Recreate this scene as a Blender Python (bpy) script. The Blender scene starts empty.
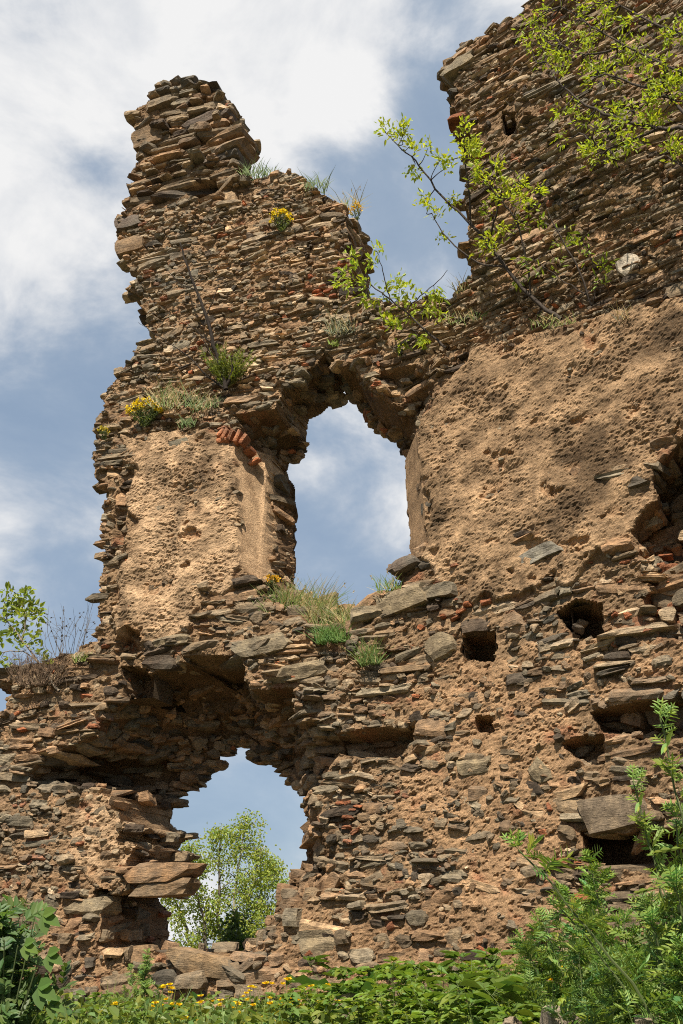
import bpy, math, random
import numpy as np
from mathutils import Vector
R = math.radians
rng = np.random.default_rng(7)
random.seed(7)
scene = bpy.context.scene
COL = scene.collection

# ------------------------------------------------------------------ camera
W_, H_ = 683, 1024
LENS = 35.0
F = LENS / 36.0 * H_
HORIZON = 950
TH = math.atan((HORIZON - H_ / 2) / F)
CAM = np.array([0.0, 0.0, 1.6])
cd = bpy.data.cameras.new('camera'); cam = bpy.data.objects.new('camera', cd); COL.objects.link(cam)
cam.location = CAM; cam.rotation_euler = (math.pi / 2 + TH, 0, 0)
cd.sensor_fit = 'VERTICAL'; cd.sensor_height = 36.0; cd.lens = LENS
cd.clip_start = 0.05; cd.clip_end = 5000
scene.camera = cam
RT = np.array([1.0, 0, 0]); FW = np.array([0, math.cos(TH), math.sin(TH)]); UP = np.array([0, -math.sin(TH), math.cos(TH)])
def ray(px, py):
    return FW + (px - W_ / 2) / F * RT + (H_ / 2 - py) / F * UP
def at(px, py, y):                      # point seen at a pixel, y metres in front
    d = ray(px, py); return CAM + d * (y / d[1])

# ------------------------------------------------------------------ wall frame
PSI = R(19); DIST = 11.2; T = 1.1
O = np.array([0.0, DIST, 0.0])
UX = np.array([math.cos(PSI), -math.sin(PSI), 0]); YX = np.array([math.sin(PSI), math.cos(PSI), 0])
UB, KB = 0.65, math.tan(R(21))
def w0(u):
    x = (np.asarray(u, float) - UB) / 0.35
    return KB * 0.35 * np.logaddexp(0, x)
def px2w(px, py, dw=0.0):               # pixel -> (u, yl, z) on the wall surface, dw in front of it
    d = ray(px, py); w = dw
    for _ in range(25):
        rel0 = CAM - O
        t = (-w - rel0 @ YX) / (d @ YX)
        P = rel0 + d * t
        u = P @ UX
        w = float(w0(u)) + dw
    return u, -w, P[2]
def loc2world(u, yl, z):
    return O + UX * u + YX * yl + np.array([0, 0, z])
def wallpt(px, py, dw=0.0):
    return loc2world(*px2w(px, py, dw))
def poly(pts, dw=0.0):
    out = []
    for p in pts:
        d = p[2] if len(p) > 2 else dw
        q = px2w(p[0], p[1], d); out.append((q[0], q[2]))
    return np.array(out)

# ------------------------------------------------------------------ noise
_perm = np.random.default_rng(3).permutation(256); _perm = np.concatenate([_perm, _perm, _perm])
_grad = np.random.default_rng(4).normal(size=(256, 3)); _grad /= np.linalg.norm(_grad, axis=1)[:, None]
def perlin(x, y, z=0.0):
    x, y, z = np.broadcast_arrays(np.asarray(x, float), np.asarray(y, float), np.asarray(z, float))
    xi = np.floor(x).astype(int); yi = np.floor(y).astype(int); zi = np.floor(z).astype(int)
    xf, yf, zf = x - xi, y - yi, z - zi
    fu, fv, fw = [t * t * t * (t * (t * 6 - 15) + 10) for t in (xf, yf, zf)]
    out = 0
    for dx in (0, 1):
        for dy in (0, 1):
            for dz in (0, 1):
                h = _perm[_perm[_perm[(xi + dx) & 255] + ((yi + dy) & 255)] + ((zi + dz) & 255)]
                g = _grad[h]
                dot = g[..., 0] * (xf - dx) + g[..., 1] * (yf - dy) + g[..., 2] * (zf - dz)
                out = out + dot * (fu if dx else 1 - fu) * (fv if dy else 1 - fv) * (fw if dz else 1 - fw)
    return out * 1.5
def fbm(x, y, z=0.0, oct=4, gain=0.5):
    a, s, o = 1.0, 1.0, 0
    for i in range(oct):
        o = o + a * perlin(x * s + 17.3 * i, y * s + 5.1 * i, np.asarray(z) * s + 9.7 * i); a *= gain; s *= 2.03
    return o

# ------------------------------------------------------------------ object helpers
def link(o, parent=None):
    COL.objects.link(o)
    if parent is not None: o.parent = parent
    return o
def mesh_np(name, V, faces_flat, sizes, mat=None, parent=None, cols=None, smooth=False):
    me = bpy.data.meshes.new(name)
    V = np.ascontiguousarray(V, dtype=np.float32); faces_flat = np.ascontiguousarray(faces_flat, dtype=np.int32)
    sizes = np.ascontiguousarray(sizes, dtype=np.int32)
    me.vertices.add(len(V)); me.vertices.foreach_set('co', V.ravel())
    me.loops.add(len(faces_flat)); me.loops.foreach_set('vertex_index', faces_flat)
    me.polygons.add(len(sizes))
    st = np.concatenate([[0], np.cumsum(sizes)[:-1]]).astype(np.int32)
    me.polygons.foreach_set('loop_start', st)
    me.update(calc_edges=True)
    me.polygons.foreach_set('use_smooth', np.full(len(sizes), bool(smooth)))
    if cols is not None:
        a = me.color_attributes.new('Col', 'FLOAT_COLOR', 'POINT')
        c = np.ones((len(V), 4), np.float32); c[:, :cols.shape[1]] = cols
        a.data.foreach_set('color', c.ravel())
    me.validate(); me.update()
    o = bpy.data.objects.new(name, me)
    if mat: me.materials.append(mat)
    return link(o, parent)
class MB:                                # collects faces for ONE mesh
    def __init__(s): s.V = []; s.F = []; s.S = []; s.C = []; s.n = 0
    def add(s, V, quads, col=None):
        V = np.asarray(V, float).reshape(-1, 3); q = np.asarray(quads, int)
        s.V.append(V); s.F.append((q + s.n).ravel()); s.S.append(np.full(len(q), q.shape[1]))
        c = np.asarray(col if col is not None else (0.5, 0.5, 0.5), float)
        s.C.append(np.broadcast_to(c, (len(V), 3)) if c.ndim == 1 else c); s.n += len(V)
    def tube(s, pts, rad, n=6, col=(0.1, 0.08, 0.06)):
        pts = np.asarray(pts, float); m = len(pts); rad = np.broadcast_to(np.asarray(rad, float), (m,))
        tg = np.gradient(pts, axis=0); tg /= np.linalg.norm(tg, axis=1)[:, None] + 1e-9
        ref = np.array([0.31, 0.17, 0.93]) if abs(tg[0] @ np.array([0.31, 0.17, 0.93])) < 0.9 else np.array([1.0, 0, 0])
        a = np.cross(tg, ref); a /= np.linalg.norm(a, axis=1)[:, None] + 1e-9; b = np.cross(tg, a)
        an = np.arange(n) / n * 2 * math.pi
        V = (pts[:, None, :] + rad[:, None, None] * (np.cos(an)[None, :, None] * a[:, None, :] + np.sin(an)[None, :, None] * b[:, None, :])).reshape(-1, 3)
        i = np.arange(m - 1)[:, None] * n; k = np.arange(n)[None, :]; k2 = (k + 1) % n
        q = np.stack([i + k, i + k2, i + n + k2, i + n + k], -1).reshape(-1, 4)
        s.add(V, q, col)
        tip = np.array([[(m - 1) * n + j for j in range(n)]]) + s.n - len(V)
        s.F.append(tip.ravel()); s.S.append(np.array([n]))
    def build(s, name, mat, parent=None, smooth=False, origin=None):
        V = np.concatenate(s.V)
        if origin is not None: V = V - np.asarray(origin)
        return mesh_np(name, V, np.concatenate(s.F), np.concatenate(s.S), mat, parent, np.concatenate(s.C), smooth)
def tag(o, label=None, cat=None, group=None, kind=None):
    if label: o['label'] = label
    if cat: o['category'] = cat
    if group: o['group'] = group
    if kind: o['kind'] = kind
    return o
def empty(name, loc=(0, 0, 0), rz=0.0):
    o = bpy.data.objects.new(name, None); o.location = loc; o.rotation_euler = (0, 0, rz); o.empty_display_size = 0.2
    return link(o)

# ------------------------------------------------------------------ materials
class N:
    def __init__(s, name):
        s.m = bpy.data.materials.new(name); s.m.use_nodes = True; s.t = s.m.node_tree; s.t.nodes.clear()
    def n(s, typ, **kw):
        nd = s.t.nodes.new(typ)
        for k, v in kw.items():
            if k == 'i':
                for kk, vv in v.items():
                    if isinstance(vv, tuple) and len(vv) == 2 and hasattr(vv[0], 'outputs'): s.t.links.new(vv[0].outputs[vv[1]], nd.inputs[kk])
                    else: nd.inputs[kk].default_value = vv
            else: setattr(nd, k, v)
        return nd
    def l(s, a, ao, b, bi): s.t.links.new(a.outputs[ao], b.inputs[bi])
def ramp(nd, stops):
    e = nd.color_ramp.elements
    while len(e) < len(stops): e.new(0.5)
    for x, (p, c) in zip(e, stops): x.position = p; x.color = (c[0], c[1], c[2], 1) if not isinstance(c, (int, float)) else (c, c, c, 1)
def mapping(g, sc, src='Object'):
    tc = g.n('ShaderNodeTexCoord'); mp = g.n('ShaderNodeMapping'); g.l(tc, src, mp, 'Vector'); mp.inputs['Scale'].default_value = sc
    return mp
def noise(g, mp, scale, detail=6, rough=0.6, dist=0.0):
    n = g.n('ShaderNodeTexNoise', i={'Scale': scale, 'Detail': detail, 'Roughness': rough, 'Distortion': dist})
    if mp is not None: g.l(mp, 'Vector', n, 'Vector')
    return n
def mixc(g, mode, fac, a, b):
    m = g.n('ShaderNodeMix', data_type='RGBA', blend_type=mode)
    for idx, val in ((0, fac), (6, a), (7, b)):
        if isinstance(val, tuple) and len(val) == 2 and hasattr(val[0], 'outputs'): g.t.links.new(val[0].outputs[val[1]], m.inputs[idx])
        elif isinstance(val, tuple): m.inputs[idx].default_value = (val[0], val[1], val[2], 1)
        else: m.inputs[idx].default_value = val
    return m

def stone_material():
    g = N('schist_stone')
    at_ = g.n('ShaderNodeAttribute', attribute_name='Col')
    iso = mapping(g, (1, 1, 1)); lam = mapping(g, (1, 1, 5.5))
    n1 = noise(g, iso, 9, 8, 0.65); n2 = noise(g, lam, 14, 8, 0.7, 0.4); n3 = noise(g, iso, 55, 6, 0.7); n4 = noise(g, iso, 2.2, 5, 0.6)
    r1 = g.n('ShaderNodeValToRGB'); ramp(r1, [(0.28, (0.45, 0.42, 0.40)), (0.5, (0.95, 0.92, 0.88)), (0.72, (1.5, 1.42, 1.28))]); g.l(n1, 'Fac', r1, 'Fac')
    c1 = mixc(g, 'MULTIPLY', 1.0, (at_, 'Color'), (r1, 'Color'))
    r2 = g.n('ShaderNodeValToRGB'); ramp(r2, [(0.33, (0.38, 0.35, 0.33)), (0.5, (1, 1, 1)), (0.68, (1.3, 1.26, 1.2))]); g.l(n2, 'Fac', r2, 'Fac')
    c2 = mixc(g, 'MULTIPLY', 0.75, (c1, 2), (r2, 'Color'))
    # lichen blotches: pale grey-green and dark
    r3 = g.n('ShaderNodeValToRGB'); ramp(r3, [(0.60, 0.0), (0.68, 0.55)]); g.l(n3, 'Fac', r3, 'Fac')
    r4 = g.n('ShaderNodeValToRGB'); ramp(r4, [(0.50, 0.0), (0.64, 1.0)]); g.l(n4, 'Fac', r4, 'Fac')
    ml = g.n('ShaderNodeMath', operation='MULTIPLY'); g.l(r3, 'Color', ml, 0); g.l(r4, 'Color', ml, 1)
    c3 = mixc(g, 'MIX', (ml, 'Value'), (c2, 2), (0.30, 0.29, 0.23))
    n5 = noise(g, iso, 3.1, 7, 0.68); r5 = g.n('ShaderNodeValToRGB'); ramp(r5, [(0.56, 0.0), (0.70, 0.6)]); g.l(n5, 'Fac', r5, 'Fac')
    c4 = mixc(g, 'MULTIPLY', (r5, 'Color'), (c3, 2), (0.36, 0.32, 0.28))
    n6 = noise(g, iso, 0.9, 7, 0.62); r6 = g.n('ShaderNodeValToRGB'); ramp(r6, [(0.46, 0.0), (0.68, 0.55)]); g.l(n6, 'Fac', r6, 'Fac')
    c5 = mixc(g, 'MIX', (r6, 'Color'), (c4, 2), (0.175, 0.165, 0.13)); n7 = noise(g, iso, 24, 7, 0.7); r7 = g.n('ShaderNodeValToRGB'); ramp(r7, [(0.60, 0.0), (0.66, 0.6)]); g.l(n7, 'Fac', r7, 'Fac')
    m7 = g.n('ShaderNodeMath', operation='MULTIPLY'); g.l(r7, 'Color', m7, 0); g.l(r6, 'Color', m7, 1); c4 = mixc(g, 'MIX', (m7, 'Value'), (c5, 2), (0.42, 0.41, 0.33))
    b1 = g.n('ShaderNodeBump', i={'Strength': 1.0, 'Distance': 0.030}); g.l(n2, 'Fac', b1, 'Height')
    b2 = g.n('ShaderNodeBump', i={'Strength': 0.8, 'Distance': 0.012}); g.l(n3, 'Fac', b2, 'Height'); g.l(b1, 'Normal', b2, 'Normal')
    bs = g.n('ShaderNodeBsdfPrincipled', i={'Roughness': 0.82, 'Specular IOR Level': 0.25}); g.l(c4, 2, bs, 'Base Color'); g.l(b2, 'Normal', bs, 'Normal')
    o = g.n('ShaderNodeOutputMaterial'); g.l(bs, 'BSDF', o, 'Surface')
    return g.m
def mortar_material():
    g = N('lime_mortar')
    at_ = g.n('ShaderNodeAttribute', attribute_name='Col')
    iso = mapping(g, (1, 1, 1)); tilt = mapping(g, (1, 1, 2.2)); tilt.inputs['Rotation'].default_value = (0, R(12), 0)
    n1 = noise(g, iso, 5, 8, 0.7); n2 = noise(g, tilt, 26, 8, 0.72, 0.6); n3 = noise(g, iso, 62, 6, 0.78); n4 = noise(g, iso, 1.3, 6, 0.65)
    r1 = g.n('ShaderNodeValToRGB'); ramp(r1, [(0.30, (0.62, 0.58, 0.54)), (0.5, (1, 0.98, 0.95)), (0.70, (1.28, 1.25, 1.2))]); g.l(n1, 'Fac', r1, 'Fac')
    c1 = mixc(g, 'MULTIPLY', 1.0, (at_, 'Color'), (r1, 'Color'))
    r2 = g.n('ShaderNodeValToRGB'); ramp(r2, [(0.30, (0.5, 0.46, 0.42)), (0.48, (1, 1, 1)), (0.72, (1.22, 1.2, 1.15))]); g.l(n2, 'Fac', r2, 'Fac')
    c2 = mixc(g, 'MULTIPLY', 0.8, (c1, 2), (r2, 'Color'))
    r4 = g.n('ShaderNodeValToRGB'); ramp(r4, [(0.54, 0.0), (0.68, 0.75)]); g.l(n4, 'Fac', r4, 'Fac')
    c3 = mixc(g, 'MULTIPLY', (r4, 'Color'), (c2, 2), (0.42, 0.38, 0.35))
    r5 = g.n('ShaderNodeValToRGB'); ramp(r5, [(0.60, 0.0), (0.66, 0.6)]); g.l(n3, 'Fac', r5, 'Fac')
    c4 = mixc(g, 'MIX', (r5, 'Color'), (c3, 2), (0.42, 0.38, 0.31))
    r8 = g.n('ShaderNodeValToRGB'); ramp(r8, [(0.34, (.45, .42, .40)), (0.46, (1, 1, 1))]); g.l(n3, 'Fac', r8, 'Fac'); c4 = mixc(g, 'MULTIPLY', 0.8, (c4, 2), (r8, 'Color'))
    b1 = g.n('ShaderNodeBump', i={'Strength': 1.0, 'Distance': 0.040}); g.l(n2, 'Fac', b1, 'Height')
    b2 = g.n('ShaderNodeBump', i={'Strength': 1.0, 'Distance': 0.020}); g.l(n3, 'Fac', b2, 'Height'); g.l(b1, 'Normal', b2, 'Normal')
    bs = g.n('ShaderNodeBsdfPrincipled', i={'Roughness': 0.92, 'Specular IOR Level': 0.15}); g.l(c4, 2, bs, 'Base Color'); g.l(b2, 'Normal', bs, 'Normal')
    o = g.n('ShaderNodeOutputMaterial'); g.l(bs, 'BSDF', o, 'Surface')
    return g.m
def leaf_material(name, trans=0.35, rough=0.5):
    g = N(name)
    at_ = g.n('ShaderNodeAttribute', attribute_name='Col')
    bs = g.n('ShaderNodeBsdfPrincipled', i={'Roughness': rough, 'Specular IOR Level': 0.35}); g.l(at_, 'Color', bs, 'Base Color')
    tr = g.n('ShaderNodeBsdfTranslucent')
    cm = mixc(g, 'MULTIPLY', 1.0, (at_, 'Color'), (1.5, 1.5, 0.7)); g.l(cm, 2, tr, 'Color')
    mx = g.n('ShaderNodeMixShader', i={0: trans}); g.l(bs, 'BSDF', mx, 1); g.l(tr, 'BSDF', mx, 2)
    o = g.n('ShaderNodeOutputMaterial'); g.l(mx, 0, o, 'Surface')
    return g.m
def bark_material():
    g = N('bark')
    at_ = g.n('ShaderNodeAttribute', attribute_name='Col'); mp = mapping(g, (1, 1, 0.4)); n1 = noise(g, mp, 60, 5, 0.6)
    r1 = g.n('ShaderNodeValToRGB'); ramp(r1, [(0.3, 0.5), (0.7, 1.5)]); g.l(n1, 'Fac', r1, 'Fac')
    c1 = mixc(g, 'MULTIPLY', 1.0, (at_, 'Color'), (r1, 'Color'))
    bs = g.n('ShaderNodeBsdfPrincipled', i={'Roughness': 0.95, 'Specular IOR Level': 0.1}); g.l(c1, 2, bs, 'Base Color')
    bp = g.n('ShaderNodeBump', i={'Strength': 0.5, 'Distance': 0.01}); g.l(n1, 'Fac', bp, 'Height'); g.l(bp, 'Normal', bs, 'Normal')
    o = g.n('ShaderNodeOutputMaterial'); g.l(bs, 'BSDF', o, 'Surface')
    return g.m
def soil_material():
    g = N('soil')
    iso = mapping(g, (1, 1, 1)); n1 = noise(g, iso, 3, 8, 0.65); n2 = noise(g, iso, 30, 6, 0.7)
    r1 = g.n('ShaderNodeValToRGB'); ramp(r1, [(0.3, (0.05, 0.055, 0.02)), (0.55, (0.09, 0.08, 0.04)), (0.75, (0.17, 0.13, 0.08))]); g.l(n1, 'Fac', r1, 'Fac')
    bp = g.n('ShaderNodeBump', i={'Strength': 1.0, 'Distance': 0.05}); g.l(n2, 'Fac', bp, 'Height')
    bs = g.n('ShaderNodeBsdfPrincipled', i={'Roughness': 0.95}); g.l(r1, 'Color', bs, 'Base Color'); g.l(bp, 'Normal', bs, 'Normal')
    o = g.n('ShaderNodeOutputMaterial'); g.l(bs, 'BSDF', o, 'Surface')
    return g.m
M_STONE, M_MORTAR, M_BARK, M_SOIL = stone_material(), mortar_material(), bark_material(), soil_material()
M_LEAF = leaf_material('leaf', 0.4); M_GRASS = leaf_material('grass_blade', 0.3, 0.6); M_PETAL = leaf_material('petal', 0.25, 0.5)

# ------------------------------------------------------------------ wall outlines (traced, each at its own depth)
B = -T; BA = -1.55; S_ = -0.32; L_ = -0.10
OUT = [(-230,735),(-90,722),(0,714),(5,708),(3,698),(12,692),(10,684),(0,681),(-25,678),(-25,668),(0,667),(20,664),(45,660),(65,653),(76,653),(77,644),(88,641),(95,641),(93,633),
 (97,628),(96,610),(98,578),(102,557),(105,546),(99,520),(103,505),(107,484),(93,477),(92,457),(97,443),(92,432),
 (94,419),(105,407,L_),(102,398,L_),(111,384,L_),(118,375,L_),(116,372,L_),(128,359,L_),(133,353,L_),(136,343,L_),(155,337,L_),(143,322,L_),(150,318,L_),(139,303,L_),(143,296,L_),(123,287,L_),(136,278,L_),(137,272,L_),(120,259,L_),(131,253,L_),(113,242,L_),
 (121,233,L_),(113,221,L_),(115,214,L_),(127,209,L_),(125,200,L_),(130,196,L_),(124,182,L_),(134,177,L_),(133,171,L_),(134,161,L_),(146,151,L_),(147,145,L_),(138,140,L_),(138,132,L_),(134,119,L_),(135,108,L_),(146,98,L_),(156,88,L_),(161,81,L_),
 (188,77,L_),(196,80,L_),(210,83,L_),(222,94,L_),(226,105,L_),(229,116,L_),(239,124,L_),(239,140,L_),(231,148,L_),(231,161,L_),(238,174,L_),(246,178,L_),(260,177,L_),(275,171,L_),(292,170,L_),(305,177,L_),(321,192,L_),(336,199,L_),
 (344,206,L_),(347,225,L_),(349,250,L_),(350,280,L_),(352,298,-.2),(382,302,-.2),(398,300,-.2),(414,301,-.2),(427,294,-.2),(440,292,-.2),(453,290,-.2),(466,288,S_),
 (466,276,S_),(471,272,S_),(468,247,S_),(468,214,S_),(463,190,S_),(467,182,S_),(464,173,S_),(470,155,S_),(472,135,S_),(457,119,S_),(455,104,S_),(458,90,S_),(451,83,S_),(457,71,S_),(442,67,S_),(443,58,S_),(458,54,S_),(457,42,S_),(483,34,S_),(487,27,S_),(512,15,S_),(522,11,S_),(524,2,S_),(534,-6,S_),
 (560,-40,S_),(640,-70,S_),(800,-80,S_),(900,-60,S_),(960,60,S_),(1000,300),(1010,1120),(-230,1120)]
WIN = [(351,386,B),(344,393,B),(338,401,B),(328,406,B),(319,415,B),(310,420,B),(305,431,B),(305,442,B),(298,451,B),(291,459,B),(287,475,B),(295,486,B),(295,498,B),(297,516,B),(295,540,B),(296,570,B),(294,588,B),
 (304,597,-.6),(321,601,-.6),(345,605,-.6),(366,610,-.4),(371,601,-.15),(373,595,-.1),(398,584,-.1),(402,570,-.1),(395,560,-.1),(398,555,-.1),(409,552,-.3),
 (409,549,-.62),(408,517,-.62),(406,500,-.62),(404,469,-.62),(405,461,-.62),(412,457,-.8),(412,450,B),(404,440,B),(390,435,B),(382,428,B),(373,415,B),(363,407,B),(357,399,B)]
WINF = [(239,562),(238,517),(235,478),(232,443),(236,424),(250,412),(273,409),(294,397),(320,379),(338,366),(352,362),(362,378),(372,392),(392,398),(408,388),(428,380),(434,386),(426,405),(418,418),
 (418,450),(421,480),(425,520),(428,546),(418,556),(412,570),(402,586),(380,600),(374,622),(350,632),(315,628),(285,615),(262,592)]
ARC = [(238,742,BA),(228,748,BA),(222,757,BA),(220,765,BA),(204,771,BA),(198,783,BA),(182,789,BA),(178,798,BA),(173,811,BA),(171,822,BA),(178,830,BA),(190,836,BA),(189,840,BA),(181,844,BA),(179,852,BA),(197,855,BA),(193,863,BA),(187,872,BA),(190,890,BA),(186,897,BA),
 (160,897,BA),(161,903,BA),(170,913,BA),(169,920,BA),(170,935,BA),(166,949,BA),(179,951,-.4),(213,953,-.35),(236,964,-.3),(241,951,-.3),(251,942,-.3),(264,930,-.3),(266,923,-.3),(276,913,-.3),(277,898,-.35),(298,892,-.4),(296,884,-.4),(284,881,-.4),(298,873,-.45),(301,859,-.5),
 (305,860,-.5),(304,846,-.5),(301,838,-.5),(309,831,-.5),(307,820,-.5),(301,808,-.55),(304,795,-.7),(302,787,-.85),(296,780,BA),(288,770,BA),(276,761,BA),(257,762,BA),(255,754,BA),(247,745,BA)]
ARCF = [(22,778),(38,762),(62,748),(92,736),(102,716),(118,700),(135,690),(150,672),(185,660),(240,662),(248,690),(280,688),(294,688),(292,710),(302,722),(332,728),(346,742),(332,762),(320,780),(312,800),(318,832),(332,852),(334,886),(306,905),(284,918),(270,935),
 (248,962),(236,978),(205,970),(168,962),(160,950),(154,915),(156,902),(162,880),(158,850),(150,826),(135,808),(118,797),(95,792),(60,790),(32,788)]
CAV = [  # cavities: polygon, depth, edge softness
 ([(461,628),(494,630),(495,659),(462,661)], .65, .03), ([(556,612),(572,599),(603,602),(604,636),(572,637)], .65, .03),
 ([(497,92),(510,94),(513,116),(499,113)], .5, .03), ([(119,665),(147,668),(149,696),(124,694)], .5, .03),
 ([(334,733),(380,727),(412,724),(413,742),(395,757),(350,756),(332,750)], .5, .06), ([(476,717),(492,715),(494,731),(478,732)], .3, .03),
 ([(562,742),(585,733),(604,735),(606,762),(585,766),(570,752)], .35, .05), ([(588,712),(620,704),(700,692),(700,735),(640,738),(605,732)], .45, .08),
 ([(583,832),(640,828),(700,826),(700,880),(660,875),(583,862)], .65, .06), ([(700,420),(670,450),(656,470),(656,500),(642,512),(632,532),(640,548),(662,556),(700,556)], .62, .07),
 ([(640,548),(662,545),(700,545),(700,640),(660,635),(645,600)], .16, .08), ([(180,655),(240,655),(246,676),(200,672)], .35, .04),
 ([(128,478),(118,485),(110,520),(118,560),(126,530)], .14, .05), ([(230,414),(280,408),(285,428),(262,436),(240,430)], .28, .05), ([(372,372),(415,362),(432,372),(420,396),(385,398)], .22, .06),
 ([(180,185),(205,170),(222,175),(210,188),(192,194)], .25, .04), ([(112,640),(125,625),(140,632),(138,655),(114,655)], .25, .05), ([(300,880),(335,870),(345,890),(310,900)], .2, .05), ([(20,779),(40,762),(66,748),(96,738),(120,744),(135,775),(126,791),(95,789),(60,789),(32,787)], .5, .05), ([(345,395),(372,398),(378,425),(360,405)], .1, .05)]

STEP = 0.017
allp = poly(OUT)
u_lo, u_hi = -7.3, 6.4
gu = np.arange(u_lo, u_hi, STEP); gz = np.arange(0.3, allp[:, 1].max() + 0.1, STEP)
GU, GZ = np.meshgrid(gu, gz)            # [z, u]
NZ, NU = GU.shape
def inside(P, X, Y):
    r = np.zeros(X.shape, bool); n = len(P)
    x0, x1, y0, y1 = P[:, 0].min(), P[:, 0].max(), P[:, 1].min(), P[:, 1].max()
    s = (X >= x0) & (X <= x1) & (Y >= y0) & (Y <= y1)
    xs, ys = X[s], Y[s]; rr = np.zeros(xs.shape, bool)
    for i in range(n):
        (xa, ya), (xb, yb) = P[i], P[(i + 1) % n]
        if ya == yb: continue
        c = ((ya > ys) != (yb > ys)) & (xs < (xb - xa) * (ys - ya) / (yb - ya) + xa)
        rr ^= c
    r[s] = rr
    return r
def dist(P, X, Y, att=None):
    d = np.full(X.shape, 1e9); av = np.zeros(X.shape)
    for i in range(len(P)):
        a, b = P[i], P[(i + 1) % len(P)]
        e = b - a; L = e @ e + 1e-12
        t = np.clip(((X - a[0]) * e[0] + (Y - a[1]) * e[1]) / L, 0, 1)
        dd = np.hypot(X - a[0] - t * e[0], Y - a[1] - t * e[1])
        if att is not None: av = np.where(dd < d, att[i] * (1 - t) + att[(i + 1) % len(P)] * t, av)
        d = np.minimum(d, dd)
    return d if att is None else (d, av)
JU = GU + 0.035 * fbm(GU * 3.1, GZ * 6.3, 1.0, 3); JZ = GZ + 0.022 * fbm(GU * 4.7, GZ * 5.9, 5.0, 3)
P_out, P_win, P_winf, P_arc, P_arcf = poly(OUT), poly(WIN), poly(WINF), poly(ARC), poly(ARCF)
MASK = inside(P_out, JU, JZ) & ~inside(P_win, JU, JZ) & ~inside(P_arc, JU, JZ)
keep = np.zeros_like(MASK); keep[40, :] = MASK[40, :]           # loose islands of the outline are dropped
for _ in range(4000):
    k2 = keep.copy(); k2[1:] |= keep[:-1]; k2[:-1] |= keep[1:]; k2[:, 1:] |= keep[:, :-1]; k2[:, :-1] |= keep[:, 1:]; k2 &= MASK
    if k2.sum() == keep.sum(): break
    keep = k2
MASK = keep

HS = np.zeros(GU.shape)                 # structural relief, metres in front of the face
lineL = poly([(60,-200),(60,412),(94,412),(130,402),(200,402),(240,402),(270,402),(300,388),(336,362),(352,352),(440,352),(440,250),(400,-200)])
lineR = poly([(434,-300),(434,352),(483,343),(560,325),(612,312),(683,288),(800,245),(900,-300)])
sad = poly([(380,260),(380,345),(440,352),(470,340),(470,260)])
HS[inside(lineL, JU, JZ)] = L_ ; HS[inside(sad, JU, JZ)] = -0.2; HS[inside(lineR, JU, JZ)] = S_
zb = poly([(340,860)])[0][1]
HS += 0.10 * np.clip((zb - GZ) / 1.0, 0, 1.5)
BK = np.full(GU.shape, -T)              # back depth
tw = poly([(100,-50),(100,176),(250,176),(250,-50)]); BK[inside(tw, GU, GZ)] = -0.6
BK[inside(lineR, GU, GZ)] = -1.3
BK[GZ < poly([(230, 690)])[0][1] + .15 * fbm(GU * 2, GZ * 2, 3.0, 3)] = BA
REC = np.zeros(GU.shape)                # 1 = recess of the window, 2 = recess of the arch
REV2 = inside(poly([(262,452,-.5),(270,470,-.5),(268,596,-.4),(236,575),(229,520),(226,440),(240,438)]), GU, GZ)
for P, PF, p, idn, att in ((P_win, P_winf, 1.0, 1, WIN), (P_arc, P_arcf, 0.38, 2, ARC)):
    s = inside(PF, JU, JZ)
    att = [max((BA if idn == 2 else -T) + 0.04, a[2]) for a in att]
    dh, tg = dist(P, JU[s], JZ[s], att); df = dist(PF, JU[s], JZ[s])
    t = df / (df + dh + 1e-6); pp = np.where((tg > -.7), 1.0, p)
    hh = HS[s]; full = hh * (1 - t ** pp) + tg * t ** pp
    tmp = HS.copy(); tmp[s] = full
    for _ in range(8): tmp = np.where(s, (np.roll(tmp, 1, 0) + np.roll(tmp, -1, 0) + np.roll(tmp, 1, 1) + np.roll(tmp, -1, 1) + 2 * tmp) / 6, tmp)
    HS[s] = tmp[s]
    REC[s] = idn
# the plastered splays are true planes: from the front corner back to the raised edge
for line_f, line_b, xa, xb in (([(232,443),(239,562)], [(268,455,-.5),(266,596,-.5)], 0, 0), ([(419,455),(429,546)], [(404.5,461,-.62),(409.5,550,-.62)], 0, 0)):
    f0, f1 = poly(line_f); b0, b1 = poly(line_b); bd = line_b[0][2]
    tz = np.clip((GZ - f1[1]) / (f0[1] - f1[1]), -.3, 1.3); uf = f1[0] + (f0[0] - f1[0]) * tz
    tz2 = np.clip((GZ - b1[1]) / (b0[1] - b1[1]), -.3, 1.3); ub = b1[0] + (b0[0] - b1[0]) * tz2
    t = (GU - uf) / (ub - uf); tj = t + .10 * fbm(GU * 6, GZ * 6, 91.0, 4, .6); s = (REC == 1) & (t > -0.05) & (tj < (1.04 if bd > -.6 else 1.5)) & (GZ < max(f0[1], b0[1]) + .03) & (GZ > min(f1[1], b1[1]) - .05)
    HS[s] = bd * np.clip(t[s], 0, 1.2); REC[s] = 3
for P, dep, soft in CAV:
    P = poly(P); s = inside(P, JU, JZ)
    d = dist(P, JU[s], JZ[s])
    HS[s] -= dep * np.clip(d / soft, 0, 1) ** 0.6
HS = np.maximum(HS, BK + 0.04)

def gidx(u, z):
    return min(max(int(round((z - gz[0]) / STEP)), 0), NZ - 1), min(max(int(round((u - gu[0]) / STEP)), 0), NU - 1)
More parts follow.
